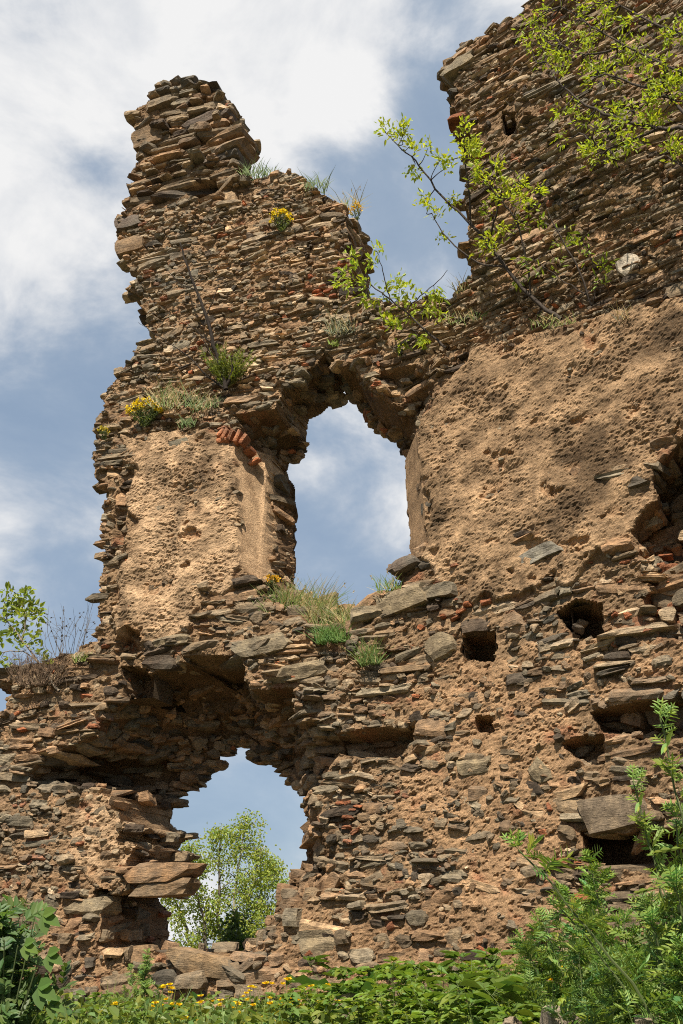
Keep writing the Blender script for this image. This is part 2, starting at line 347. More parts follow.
# ---- style map
LEFTP = poly([(120,432),(160,434),(232,441),(238,470),(240,560),(226,588),(200,598),(176,640),(124,645),(120,600),(126,560),(133,481),(122,455)])
REVP = poly([(231,440),(262,450),(268,470),(268,590),(240,580),(236,520)], -0.3)
RIGHTP = poly([(418,416),(440,388),(475,350),(560,331),(640,303),(720,278),(720,425),(668,447),(655,500),(640,535),(600,560),(560,583),(510,598),(450,600),(436,565),(428,546),(421,480)])
LUMP = poly([(420,672),(450,662),(560,655),(680,648),(690,680),(600,700),(565,735),(575,790),(565,850),(540,905),(480,915),(440,880),(400,800),(425,760),(430,720)])
LLEFT = poly([(62,800),(122,796),(150,826),(172,866),(120,885),(66,860)])
TOWER = poly([(100,60),(100,195),(160,200),(250,196),(250,60)])
BASEP = poly([(-60,885),(150,895),(160,950),(240,970),(280,915),(420,905),(560,940),(720,900),(720,1130),(-60,1130)])
ju2 = GU + 0.20 * fbm(GU * 2.2, GZ * 2.6, 11.0, 4); jz2 = GZ + 0.18 * fbm(GU * 2.4, GZ * 2.2, 21.0, 4)
ju3 = GU + 0.5 * fbm(GU * 1.9, GZ * 2.6, 51.0, 5, .65); jz3 = GZ + 0.45 * fbm(GU * 2.1, GZ * 2.9, 61.0, 5, .65)
STY = np.full(GU.shape, 3, int)
STY[inside(lineL, GU, GZ)] = 1; STY[inside(sad, GU, GZ)] = 1; STY[inside(lineR, GU, GZ)] = 8
STY[inside(TOWER, GU, GZ)] = 2
STY[inside(BASEP, ju3, jz3)] = 7
STY[inside(LUMP, ju3, jz3)] = 4; STY[inside(LLEFT, ju3, jz3)] = 4
STY[(inside(LEFTP, ju2, jz2) | inside(RIGHTP, ju2, jz2)) & (REC == 0)] = 5
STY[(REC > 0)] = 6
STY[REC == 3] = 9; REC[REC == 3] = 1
LL = inside(LLEFT, ju2, jz2); Cll = LL & (STY != 6)
lost = fbm(GU * 1.7, GZ * 2.3, 81.0, 5, .6) + .35 * np.clip((poly([(500, 575)])[0][1] - GZ + .25) / .5, 0, 1) * (GU > .4)
STY[(STY == 5) & (lost > .52)] = 4
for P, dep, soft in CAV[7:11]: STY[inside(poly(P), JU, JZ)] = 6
CAVR = inside(poly([(640,548),(662,545),(720,545),(720,640),(660,635),(645,600)]), GU, GZ)

# ---- core surface
n_lump = fbm(GU * 5, GZ * 8.5 - GU * 1.2, HS * 6, 5, .62); n_fine = fbm(GU * 15 + GZ * 3, GZ * 21 - GU * 3, HS * 15 + 7, 4, 0.68); n_pit = fbm(GU * 10, GZ * 15 - GU * 2, HS * 10 + 17, 4, .65)
lay_ = fbm(GU * 2.6, GZ * 3.4 - GU * .8, 57.0, 6, .62); flake = np.floor(lay_ * 4.5) / 4.5 + .35 * (lay_ - np.floor(lay_ * 4.5) / 4.5)
scr = fbm(GU * 9 - GZ * 3, GZ * 30 + GU * 9, 63.0, 4, .7)
rough = np.clip(.75 + 1.3 * fbm(GU * 1.5, GZ * 1.7, 27.0, 3), .2, 1.7)
n_big = fbm(GU * 1.1, GZ * 1.3, 4.0, 3)
base_off = np.select([STY == 5, STY == 4, STY == 9, STY == 6], [0.035, -0.005, -0.005, -0.06], np.where(STY == 2, -.052, -0.034))
amp_l = np.select([STY == 5, STY == 4, STY == 9, STY == 6], [0.006, 0.020, 0.004, 0.05], 0.028)
amp_f = np.select([STY == 5, STY == 4, STY == 9], [0.007, 0.017, 0.003], 0.014)
def blur(a, k):
    for _ in range(k):
        p = np.pad(a, 1, mode='edge'); a = (p[:-2, 1:-1] + p[2:, 1:-1] + p[1:-1, :-2] + p[1:-1, 2:] + 2 * a) / 6
    return a
base_off = blur(base_off, 2)
HC = HS + base_off + amp_l * n_lump + amp_f * rough * n_fine + np.where(STY == 5, .045, .03) * n_big - np.where(STY == 5, .008 * rough, np.where(STY == 4, .03, .02)) * np.clip((n_pit - .35) * 2.2, 0, 1) * (STY != 9)
rid = poly([(267,462,-.5),(265,600,-.5)])
dr = np.where(REC == 1, dist(rid[:2], GU, GZ), 9); HC += 0.05 * np.exp(-(dr / 0.03) ** 2)
HC += (STY == 5) * (.032 * flake + .012 * rough * scr)
HC = np.maximum(HC, BK + 0.02)
YF = -(w0(GU) + HC)                      # local y of the front
YB = -(w0(GU) + BK)

WALL = empty('castle_ruin', O, -PSI); WALL['kind'] = 'thing'
tag(WALL, 'roofless ruined castle wall of rubble stone with a broken window above a collapsed arch', 'castle ruin')

# colours of the core
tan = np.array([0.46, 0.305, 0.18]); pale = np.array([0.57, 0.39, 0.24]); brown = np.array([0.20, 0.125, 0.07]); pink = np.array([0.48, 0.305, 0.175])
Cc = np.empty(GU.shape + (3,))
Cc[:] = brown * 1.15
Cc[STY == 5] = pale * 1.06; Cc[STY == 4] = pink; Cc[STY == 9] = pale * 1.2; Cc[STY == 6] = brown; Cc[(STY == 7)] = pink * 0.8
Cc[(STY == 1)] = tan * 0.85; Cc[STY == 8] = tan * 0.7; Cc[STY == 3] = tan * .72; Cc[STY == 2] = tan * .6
Cc[Cll & (STY == 4)] = pale
rp = (STY == 5) & inside(RIGHTP, GU, GZ); Cc[rp] = tan * 1.06
Cc[CAVR] = (0.34, 0.15, 0.08)
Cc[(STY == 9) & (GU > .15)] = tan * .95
Cc[dr < 0.05] = pale * 1.4
nb = fbm(GU * 1.6, GZ * 1.6, 31.0, 4)
stk = fbm(GU * 3.2, GZ * .8 + GU * .3, 36.0, 4, .6); stain = np.clip(np.clip((nb - 0.16) * 2.2, 0, 1) * (GU > .3) + np.clip((stk - .2) * 1.8, 0, .6) + np.clip((nb - .3) * 2, 0, .6) * (GU <= .3), 0, 1) * np.isin(STY, (5,))
for sx, sy, ru, rz, am in ((585,470,.32,.42,.75),(560,505,.25,.3,.5),(475,432,.28,.12,.5),(600,372,.7,.16,.5),(470,385,.45,.14,.5),(530,450,.5,.2,.3)):
    q = poly([(sx, sy)])[0]; dd = np.hypot((GU - q[0]) / ru, (GZ - q[1]) / rz) + .9 * fbm(GU * 3.3, GZ * 3.3, sx * 1.0, 5, .62)
    stain = np.maximum(stain, am * 1.15 * np.clip((1.45 - dd) * 1.2, 0, 1) * (STY == 5))
Cc *= (1 + (STY == 5) * .30 * np.clip(flake, -1, 1))[..., None]; Cc *= (1 - 0.66 * np.clip(stain, 0, 1))[..., None]; Cc *= (1 + .22 * np.clip(fbm(GU * 2.6, GZ * 3.4, 71.0, 5, .6), -1, 1))[..., None]
redm = np.clip((fbm(GU * 3, GZ * 3, 41.0, 3) - 0.35) * 3, 0, 1) * np.isin(STY, (3, 4, 7, 1))
Cc = Cc * (1 - redm[..., None] * 0.6) + np.array([0.36, 0.14, 0.075]) * (redm[..., None] * 0.6)
for k in range(3): Cc[..., k] = blur(Cc[..., k], 2)

def core_part(name, cellmask):
    """closed solid: front relief, back and rims, of the chosen cells"""
    cm = cellmask
    vid = -np.ones(GU.shape, int)
    used = np.zeros(GU.shape, bool)
    used[:-1, :-1] |= cm; used[1:, :-1] |= cm; used[:-1, 1:] |= cm; used[1:, 1:] |= cm
    n = used.sum(); vid[used] = np.arange(n)
    Vf = np.stack([GU[used], YF[used], GZ[used]], -1); cf = Cc[used]
    a, b, c, d = vid[:-1, :-1][cm], vid[:-1, 1:][cm], vid[1:, 1:][cm], vid[1:, :-1][cm]
    quads = [np.stack([a, b, c, d], -1)]
    # rim: boundary edges get their own strip in 3 steps to the back
    full = np.pad(solid_cells, 1)
    V = [Vf]; C = [cf]; off = n
    cmp_ = cm
    for (dj, di, e0, e1) in ((-1, 0, (0, 0), (0, 1)), (1, 0, (1, 1), (1, 0)), (0, -1, (1, 0), (0, 0)), (0, 1, (0, 1), (1, 1))):
        nb_ = full[1 + dj:full.shape[0] - 1 + dj, 1 + di:full.shape[1] - 1 + di]
        jj, ii = np.nonzero(cmp_ & ~nb_)
        if len(jj) == 0: continue
        p0 = (jj + e0[0], ii + e0[1]); p1 = (jj + e1[0], ii + e1[1])
        m = len(jj); lay = []
        for s in (0.0, 0.2, 0.4, 0.6, 0.8, 1.0):
            rows = []
            for p in (p0, p1):
                y = YF[p] * (1 - s) + YB[p] * s
                wob = 0.0 if s == 0 else 0.05
                du = wob * fbm(y * 4, GZ[p] * 4, GU[p] * 4, 2); dz = wob * fbm(y * 4 + 9, GZ[p] * 4, GU[p] * 4, 2)
                rows.append(np.stack([GU[p] + du, y, GZ[p] + dz], -1))
            lay.append(np.concatenate(rows))
        Vv = np.concatenate(lay); V.append(Vv); C.append(np.tile(Cc[np.concatenate([p0[0], p1[0]]), np.concatenate([p0[1], p1[1]])] * 0.8, (6, 1)))
        k = np.arange(m)
        for s in range(5):
            A = off + s * 2 * m; Bq = A + 2 * m
            quads.append(np.stack([A + k + m, A + k, Bq + k, Bq + k + m], -1))
        off += len(Vv)
    # back sheet (coarse is fine)
    Vb = np.stack([GU[used], YB[used], GZ[used]], -1); V.append(Vb); C.append(cf)
    quads.append(np.stack([a, d, c, b], -1) + off)
    Q = np.concatenate(quads)
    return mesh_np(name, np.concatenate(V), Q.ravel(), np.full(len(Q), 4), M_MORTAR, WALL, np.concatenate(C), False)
solid_cells = MASK[:-1, :-1] & MASK[1:, :-1] & MASK[:-1, 1:] & MASK[1:, 1:]
SC = STY[:-1, :-1]
plastL = (SC == 5) & (GU[:-1, :-1] < 0.2) & solid_cells
plastR = (SC == 5) & (GU[:-1, :-1] >= 0.2) & solid_cells
revealL = (SC == 9) & solid_cells & (GU[:-1, :-1] < .15); revealR = (SC == 9) & solid_cells & ~revealL; reveal = revealL | revealR
core_part('rubble_core', solid_cells & ~plastL & ~plastR & ~reveal)
for m, lb in ((plastL, 'pale tan rough plaster left on the pier beside the window'), (plastR, 'broad brown stained plaster right of the window')):
    o = core_part('plaster', m); o['label'] = lb
o = core_part('window_splay', revealL); o['label'] = 'smooth plastered splay of the window with a raised edge'
core_part('window_splay', revealR)

# ------------------------------------------------------------------ stones
nx, ny, nz = 6, 3, 3
_I = {}; TV = []; TQ = []
def _v(i, j, k):
    if (i, j, k) not in _I: _I[(i, j, k)] = len(TV); TV.append((i / nx * 2 - 1, j / ny * 2 - 1, k / nz * 2 - 1))
    return _I[(i, j, k)]
for i in range(nx):
    for k in range(nz):
        TQ.append((_v(i,0,k),_v(i+1,0,k),_v(i+1,0,k+1),_v(i,0,k+1))); TQ.append((_v(i,ny,k),_v(i,ny,k+1),_v(i+1,ny,k+1),_v(i+1,ny,k)))
for i in range(nx):
    for j in range(ny):
        TQ.append((_v(i,j,0),_v(i,j+1,0),_v(i+1,j+1,0),_v(i+1,j,0))); TQ.append((_v(i,j,nz),_v(i+1,j,nz),_v(i+1,j+1,nz),_v(i,j+1,nz)))
for j in range(ny):
    for k in range(nz):
        TQ.append((_v(0,j,k),_v(0,j,k+1),_v(0,j+1,k+1),_v(0,j+1,k))); TQ.append((_v(nx,j,k),_v(nx,j+1,k),_v(nx,j+1,k+1),_v(nx,j,k+1)))
TV = np.array(TV); TQ = np.array(TQ)
TZ = np.rint((TV[:, 2] + 1) / 2 * nz).astype(int)
def stones(recs, seed):
    """recs rows: x,y,z, a(width/2), d(depth/2), h(height/2), yaw, tilt, pitch, r,g,b, chip -> one array of rocks"""
    r = np.random.default_rng(seed); rec = np.asarray(recs, float); n = len(rec)
    chip = rec[:, 12]
    P = np.repeat(TV[None], n, 0).copy()
    # nudge the inner loops of the box so that edges are uneven
    P += r.normal(0, 0.05, P.shape) * (np.abs(P) < 0.99)
    m = (np.abs(P) ** 9).sum(-1) ** (1 / 9); P /= m[..., None] ** 0.8
    for q in range(13):
        nrm = r.normal(size=(n, 3)) * np.array([1.0, 0.5, 0.8]); nrm /= np.linalg.norm(nrm, axis=1)[:, None]
        ext = np.abs(nrm).sum(1)
        off = ext * (1 - r.uniform(0.10, 0.50, n) * chip)
        dd = (P * nrm[:, None, :]).sum(-1) - off[:, None]
        P -= np.maximum(dd, 0)[..., None] * nrm[:, None, :]
    lay = r.normal(0, 0.055, (n, nz + 1, 2))
    P[..., 0] *= 1 + lay[:, TZ, 0]; P[..., 1] *= 1 + lay[:, TZ, 1] * 1.2
    shear = r.normal(0, 0.12, (n, 2)); P[..., 0] += shear[:, 0:1] * P[..., 2]; P[..., 1] += shear[:, 1:2] * P[..., 2] * 0.5
    P[..., 2] += r.normal(0, 0.16, (n, 1)) * P[..., 0] * np.sign(P[..., 2]) * 0.6     # wedge
    P[..., 2] += r.normal(0, 0.10, (n, 1)) * (P[..., 0] ** 2 - 0.4)                    # bow
    P += r.normal(0, 0.028, P.shape)
    P *= rec[:, None, 3:6]
    ct, st = np.cos(rec[:, 7:8]), np.sin(rec[:, 7:8]); x, z = P[..., 0] * ct - P[..., 2] * st, P[..., 0] * st + P[..., 2] * ct
    cp, sp = np.cos(rec[:, 8:9]), np.sin(rec[:, 8:9]); y, z = P[..., 1] * cp - z * sp, P[..., 1] * sp + z * cp
    cy, sy = np.cos(rec[:, 6:7]), np.sin(rec[:, 6:7]); x, y = x * cy - y * sy, x * sy + y * cy
    V = np.stack([x + rec[:, 0:1], y + rec[:, 1:2], z + rec[:, 2:3]], -1).reshape(-1, 3)
    Q = (TQ[None] + (np.arange(n) * len(TV))[:, None, None]).reshape(-1, 4)
    C = np.repeat(rec[:, 9:12], len(TV), 0)
    return V, Q, C
PAL = np.array([(0.38,0.23,0.125),(0.29,0.18,0.10),(0.25,0.18,0.11),(0.22,0.165,0.105),(0.43,0.29,0.165),(0.33,0.245,0.155),(0.095,0.068,0.047),(0.27,0.22,0.15),(0.48,0.36,0.235)])
def pick_col(w, brick):
    if random.random() < brick * .8:
        c = np.array([0.40, 0.15, 0.07]) * random.uniform(0.6, 1.1)
    else:
        c = PAL[rng.choice(len(PAL), p=w)] * random.uniform(0.58, 1.30); c = c * .93 + c.mean() * .07
    return c
def wts(*a): a = np.array(a, float); return a / a.sum()
STYLES = {  # row height, width/height, density, protrusion mean/sd, chip, palette weights, brick, tilt sd
 1: (0.066, 2.8, 0.95, -0.003, 0.016, 0.85, wts(4,3,3,5,4,5,3,5,4), 0.020, 0.12),
 2: (0.090, 4.0, 1.00, 0.022, 0.050, 0.75, wts(2,5,5,5,1,3,5,3,1), 0.0, 0.07),
 3: (0.092, 2.8, 0.95, -0.002, 0.025, 0.85, wts(4,4,4,4,3,4,4,5,2), 0.022, 0.12),
 4: (0.112, 2.5, 0.86, -0.013, 0.020, 0.95, wts(3,4,4,4,2,4,3,4,1), 0.022, 0.22),
 5: (0.100, 2.6, 0.05, 0.0, 0.015, 0.8, wts(3,3,3,3,3,4,1,4,1), 0.04, 0.16),
 6: (0.130, 1.9, 0.97, 0.0, 0.045, 0.95, wts(5,5,3,2,2,2,2,1,0), 0.0, 0.22),
 7: (0.160, 1.9, 0.92, 0.005, 0.034, 0.95, wts(2,4,5,6,1,3,4,4,0), 0.012, 0.16),
 8: (0.060, 3.4, 0.95, -0.002, 0.019, 0.80, wts(3,5,4,4,2,3,3,4,2), 0.025, 0.10)}
PARTS = {k: [] for k in ('tower_masonry','upper_masonry','lower_masonry','window_jamb','arch_soffit','foundation_masonry','curtain_masonry','rubble_chinks')}
HSM = blur(HS, 3)
NOSTONE = np.zeros(GU.shape, bool)
HOLES = [[(461,628),(494,630),(495,659),(462,661)], [(571,604),(603,602),(604,635),(572,637)], [(497,92),(510,94),(513,116),(499,113)], [(119,665),(147,668),(149,696),(124,694)], [(476,717),(492,715),(494,731),(478,732)]]
for hp in HOLES: NOSTONE |= inside(poly(hp, HS[gidx(*poly([hp[0]])[0])] * 0 - 0.0), GU, GZ)
def part_of(s, u, j, i):
    if s == 2: return 'tower_masonry'
    if s == 1: return 'upper_masonry'
    if s == 8: return 'curtain_masonry'
    if s == 7: return 'foundation_masonry'
    if s == 6 and REC[j, i] == 0: return 'lower_masonry'
    if s == 6 or s == 9: return 'window_jamb' if REC[j, i] == 1 else 'arch_soffit'
    return 'lower_masonry'
warpn = lambda u, z: 0.11 * float(perlin(u * 0.6, z * 0.8, 3.3)) + 0.045 * float(perlin(u * 1.9, z * 2.3, 8.3))
for s, (rh, asp, dens, pm, psd, chip, wt, brick, tsd) in STYLES.items():
    js = np.nonzero((MASK & (STY == s)).any(1))[0]
    z = gz[js[0]] - rh; zend = gz[js[-1]] + rh
    while z < zend:
        h = rh * random.choice((0.6, 0.8, 0.95, 1.0, 1.2, 1.45, 1.8)); zc = z + h / 2; z += h * (0.5 if s == 6 else 0.94)
        j = gidx(0, zc)[0]
        row = MASK[j]; ch = np.diff(np.concatenate([[0], row.astype(int), [0]]))
        starts, ends = np.nonzero(ch == 1)[0], np.nonzero(ch == -1)[0]
        for a0, b0 in zip(starts, ends):
            if b0 - a0 < 3 or not (STY[j, a0:b0] == s).any(): continue
            us = gu[a0:b0:2]; ws = w0(us) + HSM[j, a0:b0:2]
            pu = np.concatenate([np.full(8, us[0]), us, np.full(8, us[-1])])
            bk0, bk1 = w0(us[0]) + BK[j, a0] + 0.05, w0(us[-1]) + BK[j, b0 - 1] + 0.05
            pw = np.concatenate([np.linspace(bk0, ws[0], 9)[:-1], ws, np.linspace(ws[-1], bk1, 9)[1:]])
            arc = np.concatenate([[0], np.cumsum(np.hypot(np.diff(pu), np.diff(pw)))])
            sarc = -random.uniform(0, 0.2)
            while sarc < arc[-1]:
                wd = h * asp * float(np.exp(rng.normal(0, 0.52))) * 0.8
                wd = min(max(wd, h * 0.9), 0.75)
                sm = sarc + wd / 2; sarc += wd * 0.97
                if sm <= 0 or sm >= arc[-1]: continue
                uc, wc = np.interp(sm, arc, pu), np.interp(sm, arc, pw)
                jj, ii = gidx(uc, zc)
                if STY[jj, ii] != s and not (s == 6 and STY[jj, ii] == 9 and False): continue
                if random.random() > dens * (.5 if LL[jj, ii] else 1): continue
                e = max(wd * 0.45, 0.05)
                u1, w1 = np.interp(min(sm + e, arc[-1]), arc, pu), np.interp(min(sm + e, arc[-1]), arc, pw)
                u2, w2 = np.interp(max(sm - e, 0), arc, pu), np.interp(max(sm - e, 0), arc, pw)
                tx, ty = u1 - u2, -(w1 - w2); L = math.hypot(tx, ty) + 1e-9; tx /= L; ty /= L
                yaw = math.atan2(ty, tx); nxn, nyn = ty, -tx                      # outward normal in plan (u, yl)
                yaw += random.gauss(0, 0.10)
                dep = random.uniform(0.11, 0.17)
                pr = random.gauss(pm, psd) - (.035 if s == 6 and REC[jj, ii] == 1 else 0) + (0.05 if (s in (2, 3) and random.random() < 0.07) else 0)
                split = (h > rh * 1.15 and random.random() < 0.35)
                for q in ((-1, 1) if split else (0,)):
                    hh = h * (0.46 if split else random.choice((random.uniform(0.6, 0.95), random.uniform(.85, 1.15)))) / 2 * 1.06
                    zc2 = zc + q * h * 0.25 + warpn(uc, zc) + random.gauss(0, 0.12) * h
                    j2, i2 = gidx(uc, zc2 - hh * .55)
                    if not MASK[j2, i2]: continue
                    ex = abs(tx) * wd * .36
                    if not (MASK[gidx(uc - ex, zc2 - hh * .7)] and MASK[gidx(uc + ex, zc2 - hh * .7)] and MASK[gidx(uc - ex, zc2 + hh * .8)] and MASK[gidx(uc + ex, zc2 + hh * .8)]):
                        if wd < .12: continue
                        wd *= .5; ex *= .5
                        if not (MASK[gidx(uc - ex, zc2 - hh * .7)] and MASK[gidx(uc + ex, zc2 - hh * .7)]): continue
                    if NOSTONE[gidx(uc, zc2)] or NOSTONE[gidx(uc - wd * .4, zc2)] or NOSTONE[gidx(uc + wd * .4, zc2)] or NOSTONE[gidx(uc, zc2 + hh)] or NOSTONE[j2, i2]: continue
                    br = brick * (5 if CAVR[jj, ii] else 1)
                    prq = pr + (random.gauss(0, psd * 0.6) if split else 0)
                    x = uc + nxn * (prq - dep); y = -wc + nyn * (prq - dep)
                    c = pick_col(wt, br) * (1.12 if s in (1, 8) else 1.0)
                    if c[0] > 2.4 * c[1]: 
                        wq = min(wd, 0.20); hh = min(hh, 0.036)
                    else: wq = wd
                    PARTS[part_of(s, uc, jj, ii)].append((x, y, zc2, wq / 2 * 1.03, dep, hh, yaw, random.gauss(0, tsd), random.gauss(0, 0.06), *c, chip * random.uniform(0.6, 1.25)))
                # chink stones between
                if random.random() < (0.55 if s in (1, 3, 8) else 0.3):
                    c = pick_col(wt, brick * 1.4); ww = random.uniform(0.02, 0.06); x = uc + tx * wd * 0.5 + nxn * (pr * 0.3 - 0.035); y = -wc + ty * wd * 0.5 + nyn * (pr * 0.3 - 0.035)
                    if MASK[gidx(x - ww, zc - .09)] and MASK[gidx(x + ww, zc + .09)] and MASK[gidx(x, zc)]: PARTS['rubble_chinks'].append((x, y, zc + .4 * warpn(uc, zc) + random.uniform(-.4, .4) * h, ww, 0.05, ww * random.uniform(0.3, 0.7), yaw, random.gauss(0, 0.4), random.gauss(0, .2), *c, 0.9))
# small rubble scattered in the mortar of the lower wall
ok = np.argwhere(MASK & np.isin(STY, (4, 7, 3)))
for j, i in ok[rng.choice(len(ok), 1500)]:
    c = pick_col(STYLES[4][6], 0.08); ww = random.uniform(0.015, 0.055)
    PARTS['rubble_chinks'].append((gu[i], YF[j, i] + 0.01, gz[j], ww, 0.04, ww * random.uniform(0.35, 0.8), random.gauss(0, .2), random.gauss(0, 0.5), random.gauss(0, .3), *c, 0.95))
# undersides and tops of the openings: stones through the whole thickness
cells = solid_cells
below = np.pad(cells, ((1, 0), (0, 0)))[:-1]; above = np.pad(cells, ((0, 1), (0, 0)))[1:]
for msk, sgn, nst in ((cells & ~below, -1, 1.0), (cells & ~above, 1, 0.6)):
    jj, ii = np.nonzero(msk)
    for j, i in zip(jj, ii):
        if (STY[max(j - 5, 0):j + 6, max(i - 9, 0):i + 10] == 9).any() or gz[j] < 0.5 or random.random() > 0.36 * nst or not MASK[max(j - 3, 0):j + 4, max(i - 4, 0):i + 5].mean() > .38: continue
        for _ in range(2):
            f = random.random(); hf = HS[j, i]; dp = hf * (1 - f) + BK[j, i] * f
            if REC[j, i] == 0 and not (sgn > 0): pass
            c = pick_col(STYLES[6][6] if REC[j, i] else STYLES[3][6], 0.04)
            a = random.uniform(0.07, 0.17); h = random.uniform(0.025, 0.06)
            s = STY[j, i]
            PARTS[part_of(s, gu[i], j, i)].append((gu[i] + random.gauss(0, 0.02), -(w0(gu[i]) + dp) + 0.06, gz[j] - sgn * h * random.uniform(0.2, 0.9), a, random.uniform(0.07, 0.15), h, random.gauss(0, .3), random.gauss(0, .12), random.gauss(0, .1), *c, 0.85))
def big(px, py, w, h, dw, col, tilt=0.0, dep=0.2, name='stone_block', label=None, chip=0.6, yaw=0.0):
    u, yl, z = px2w(px, py, dw); sc = (loc2world(u, yl, z) - CAM) @ FW / F
    slope = -math.atan((KB if u > UB else 0))
    V, Q, C = stones([(u, yl + dep, z, w / 2 * sc * 1.04, dep, h / 2 * sc * 1.1, slope + yaw, tilt, 0, *col, chip)], int(px * 7 + py))
    o = mesh_np(name, V, Q.ravel(), np.full(len(Q), 4), M_STONE, WALL, C, False)
    if label: o['label'] = label
    return o
for k, (nm, rec) in enumerate(PARTS.items()):
    V, Q, C = stones(rec, 100 + k)
    mesh_np(nm, V, Q.ravel(), np.full(len(Q), 4), M_STONE, WALL, C, False)
print('stones', sum(len(r) for r in PARTS.values()))
GRY = (0.27,0.215,0.14); BRN = (0.25,0.165,0.095); DK = (0.13,0.10,0.08); RST = (0.32,0.19,0.10); PALE = (0.50,0.44,0.36)
for a in [(622,812,74,32,.08,(0.20,0.155,0.11),.04,.3,'large wedge shaped slab jutting from the lower right wall'),(630,262,24,19,S_+.045,PALE,.5,.1,'pale rounded boulder set in the upper right wall'),
 (408,596,66,24,.07,GRY,.10,.25,'long grey slab at the right end of the window sill'),(442,645,30,26,.05,GRY,.3,.15,'squarish grey block beside the left beam hole'),
 (156,872,66,18,.10,RST,.0,.2,'rusty red slab at the left jamb of the arch'),(160,887,62,15,.08,BRN,.03,.2,None),(84,907,52,16,.06,GRY,.03,.2,None),(478,765,42,18,.03,GRY,.03,.12,None),
 (540,553,50,14,.05,(.27,.25,.21),.2,.12,'thin greenish slate projecting from the right plaster'),(128,243,34,18,L_+.05,BRN,.03,.22,None),(126,220,28,16,L_+.04,DK,.03,.22,None),
 (146,135,36,20,L_+.08,BRN,.12,.25,None),(226,133,40,11,L_+.07,BRN,.2,.25,None),(230,143,34,12,L_+.08,(.27,.18,.11),.15,.25,None),(222,154,40,9,L_+.05,DK,.12,.25,None),(205,117,46,12,L_+.06,DK,.2,.2,None),(462,61,40,12,S_+.06,GRY,.0,.25,None),(178,445,24,14,.05,(.25,.22,.16),.1,.1,None),
 (226,975,30,20,.12,BRN,.1,.2,None),(200,965,70,22,.15,(.30,.20,.11),-.12,.25,'broad ochre slab forming the sill of the arch'),(318,942,40,22,.08,GRY,.15,.25,None),(365,612,40,14,.05,GRY,.1,.2,None),(258,645,60,18,.05,GRY,.12,.2,None),(300,670,56,16,.05,GRY,.05,.2,None),
 (132,955,38,15,.08,BRN,.1,.2,None),(543,772,22,26,.02,GRY,.5,.15,None),(405,562,36,14,.04,DK,.2,.2,None),(170,640,40,9,.04,GRY,.05,.15,None)]:
    big(*a[:7], dep=a[7], label=a[8])
# bricks
mbv = []
for (px, py, tl, dw) in [(219,433,1.0,.03),(225,434,1.15,.045),(231,434,1.1,.05),(237,436,1.2,.045),(243,439,1.0,.02),(222,441,.1,.03),(248,450,.2,-.12),(253,460,.5,-.22)]:
    u, yl, z = px2w(px, py, dw); mbv.append((u, yl + .06, z, random.uniform(.055, .095), .08, random.uniform(.022, .032), random.gauss(0, .15), tl, random.gauss(0, .15), *(np.array([.46, .18, .085]) * random.uniform(.65, 1.1)), .3))
for (px, py, w) in [(316,291,.07),(329,290,.08),(318,296,.08),(332,296,.07),(322,286,.05),(310,276,.04),(306,345,.06),(200,342,.05),(193,348,.05),(163,298,.05),(190,372,.04)]:
    u, yl, z = px2w(px, py, L_ + .02); mbv.append((u, yl + .06, z, w, .08, .024, 0, random.gauss(.08, .08), 0, *(np.array([.42, .14, .065]) * random.uniform(.75, 1.1)), .8))
for q in range(34):
    px, py = random.choice([(random.uniform(640,683), random.uniform(545,640)), (random.uniform(100,135), random.uniform(560,650)), (random.uniform(20,150), random.uniform(700,860)), (random.uniform(468,490), random.uniform(150,260)), (random.uniform(430,470), random.uniform(540,630)), (random.uniform(335,360), random.uniform(800,850))])
    j, i = gidx(*[px2w(px, py, 0)[k] for k in (0, 2)])
    u, yl, z = px2w(px, py, HS[j, i] + 0.02)
    if MASK[j, i]: mbv.append((u, yl + .05, z, random.uniform(.03, .08), .07, random.uniform(.016, .028), 0, random.gauss(0, .2), 0, *(np.array([.40, .15, .07]) * random.uniform(.65, 1.1)), .9))
for k, b in enumerate(mbv):
    V, Q, C = stones([b], 300 + k); mesh_np('brick', V, Q.ravel(), np.full(len(Q), 4), M_STONE, WALL, C, False)
# stone lined sockets where beams once rested
for hp in HOLES[:4]:
    P = poly(hp, 0.0); j, i = gidx(*P.mean(0)); uc, zc = P.mean(0); wu, wz = np.ptp(P[:, 0]) / 2 * .95, np.ptp(P[:, 1]) / 2 * .95
    sl_ = KB if uc > UB else 0.0; hs = -0.10 + (S_ if hp[0][1] < 150 else 0); m = MB()
    def cn(a, b, d): return (uc + a * wu, -(float(w0(uc + a * wu)) + hs - d), zc + b * wz)
    V = [cn(a, b, d) for d in (0, .5) for a, b in ((-1, -1), (1, -1), (1, 1), (-1, 1))]
    m.add(V, [(0, 4, 5, 1), (1, 5, 6, 2), (2, 6, 7, 3), (3, 7, 4, 0), (4, 7, 6, 5)], (.17, .12, .075)); m.build('beam_hole', M_MORTAR, WALL)

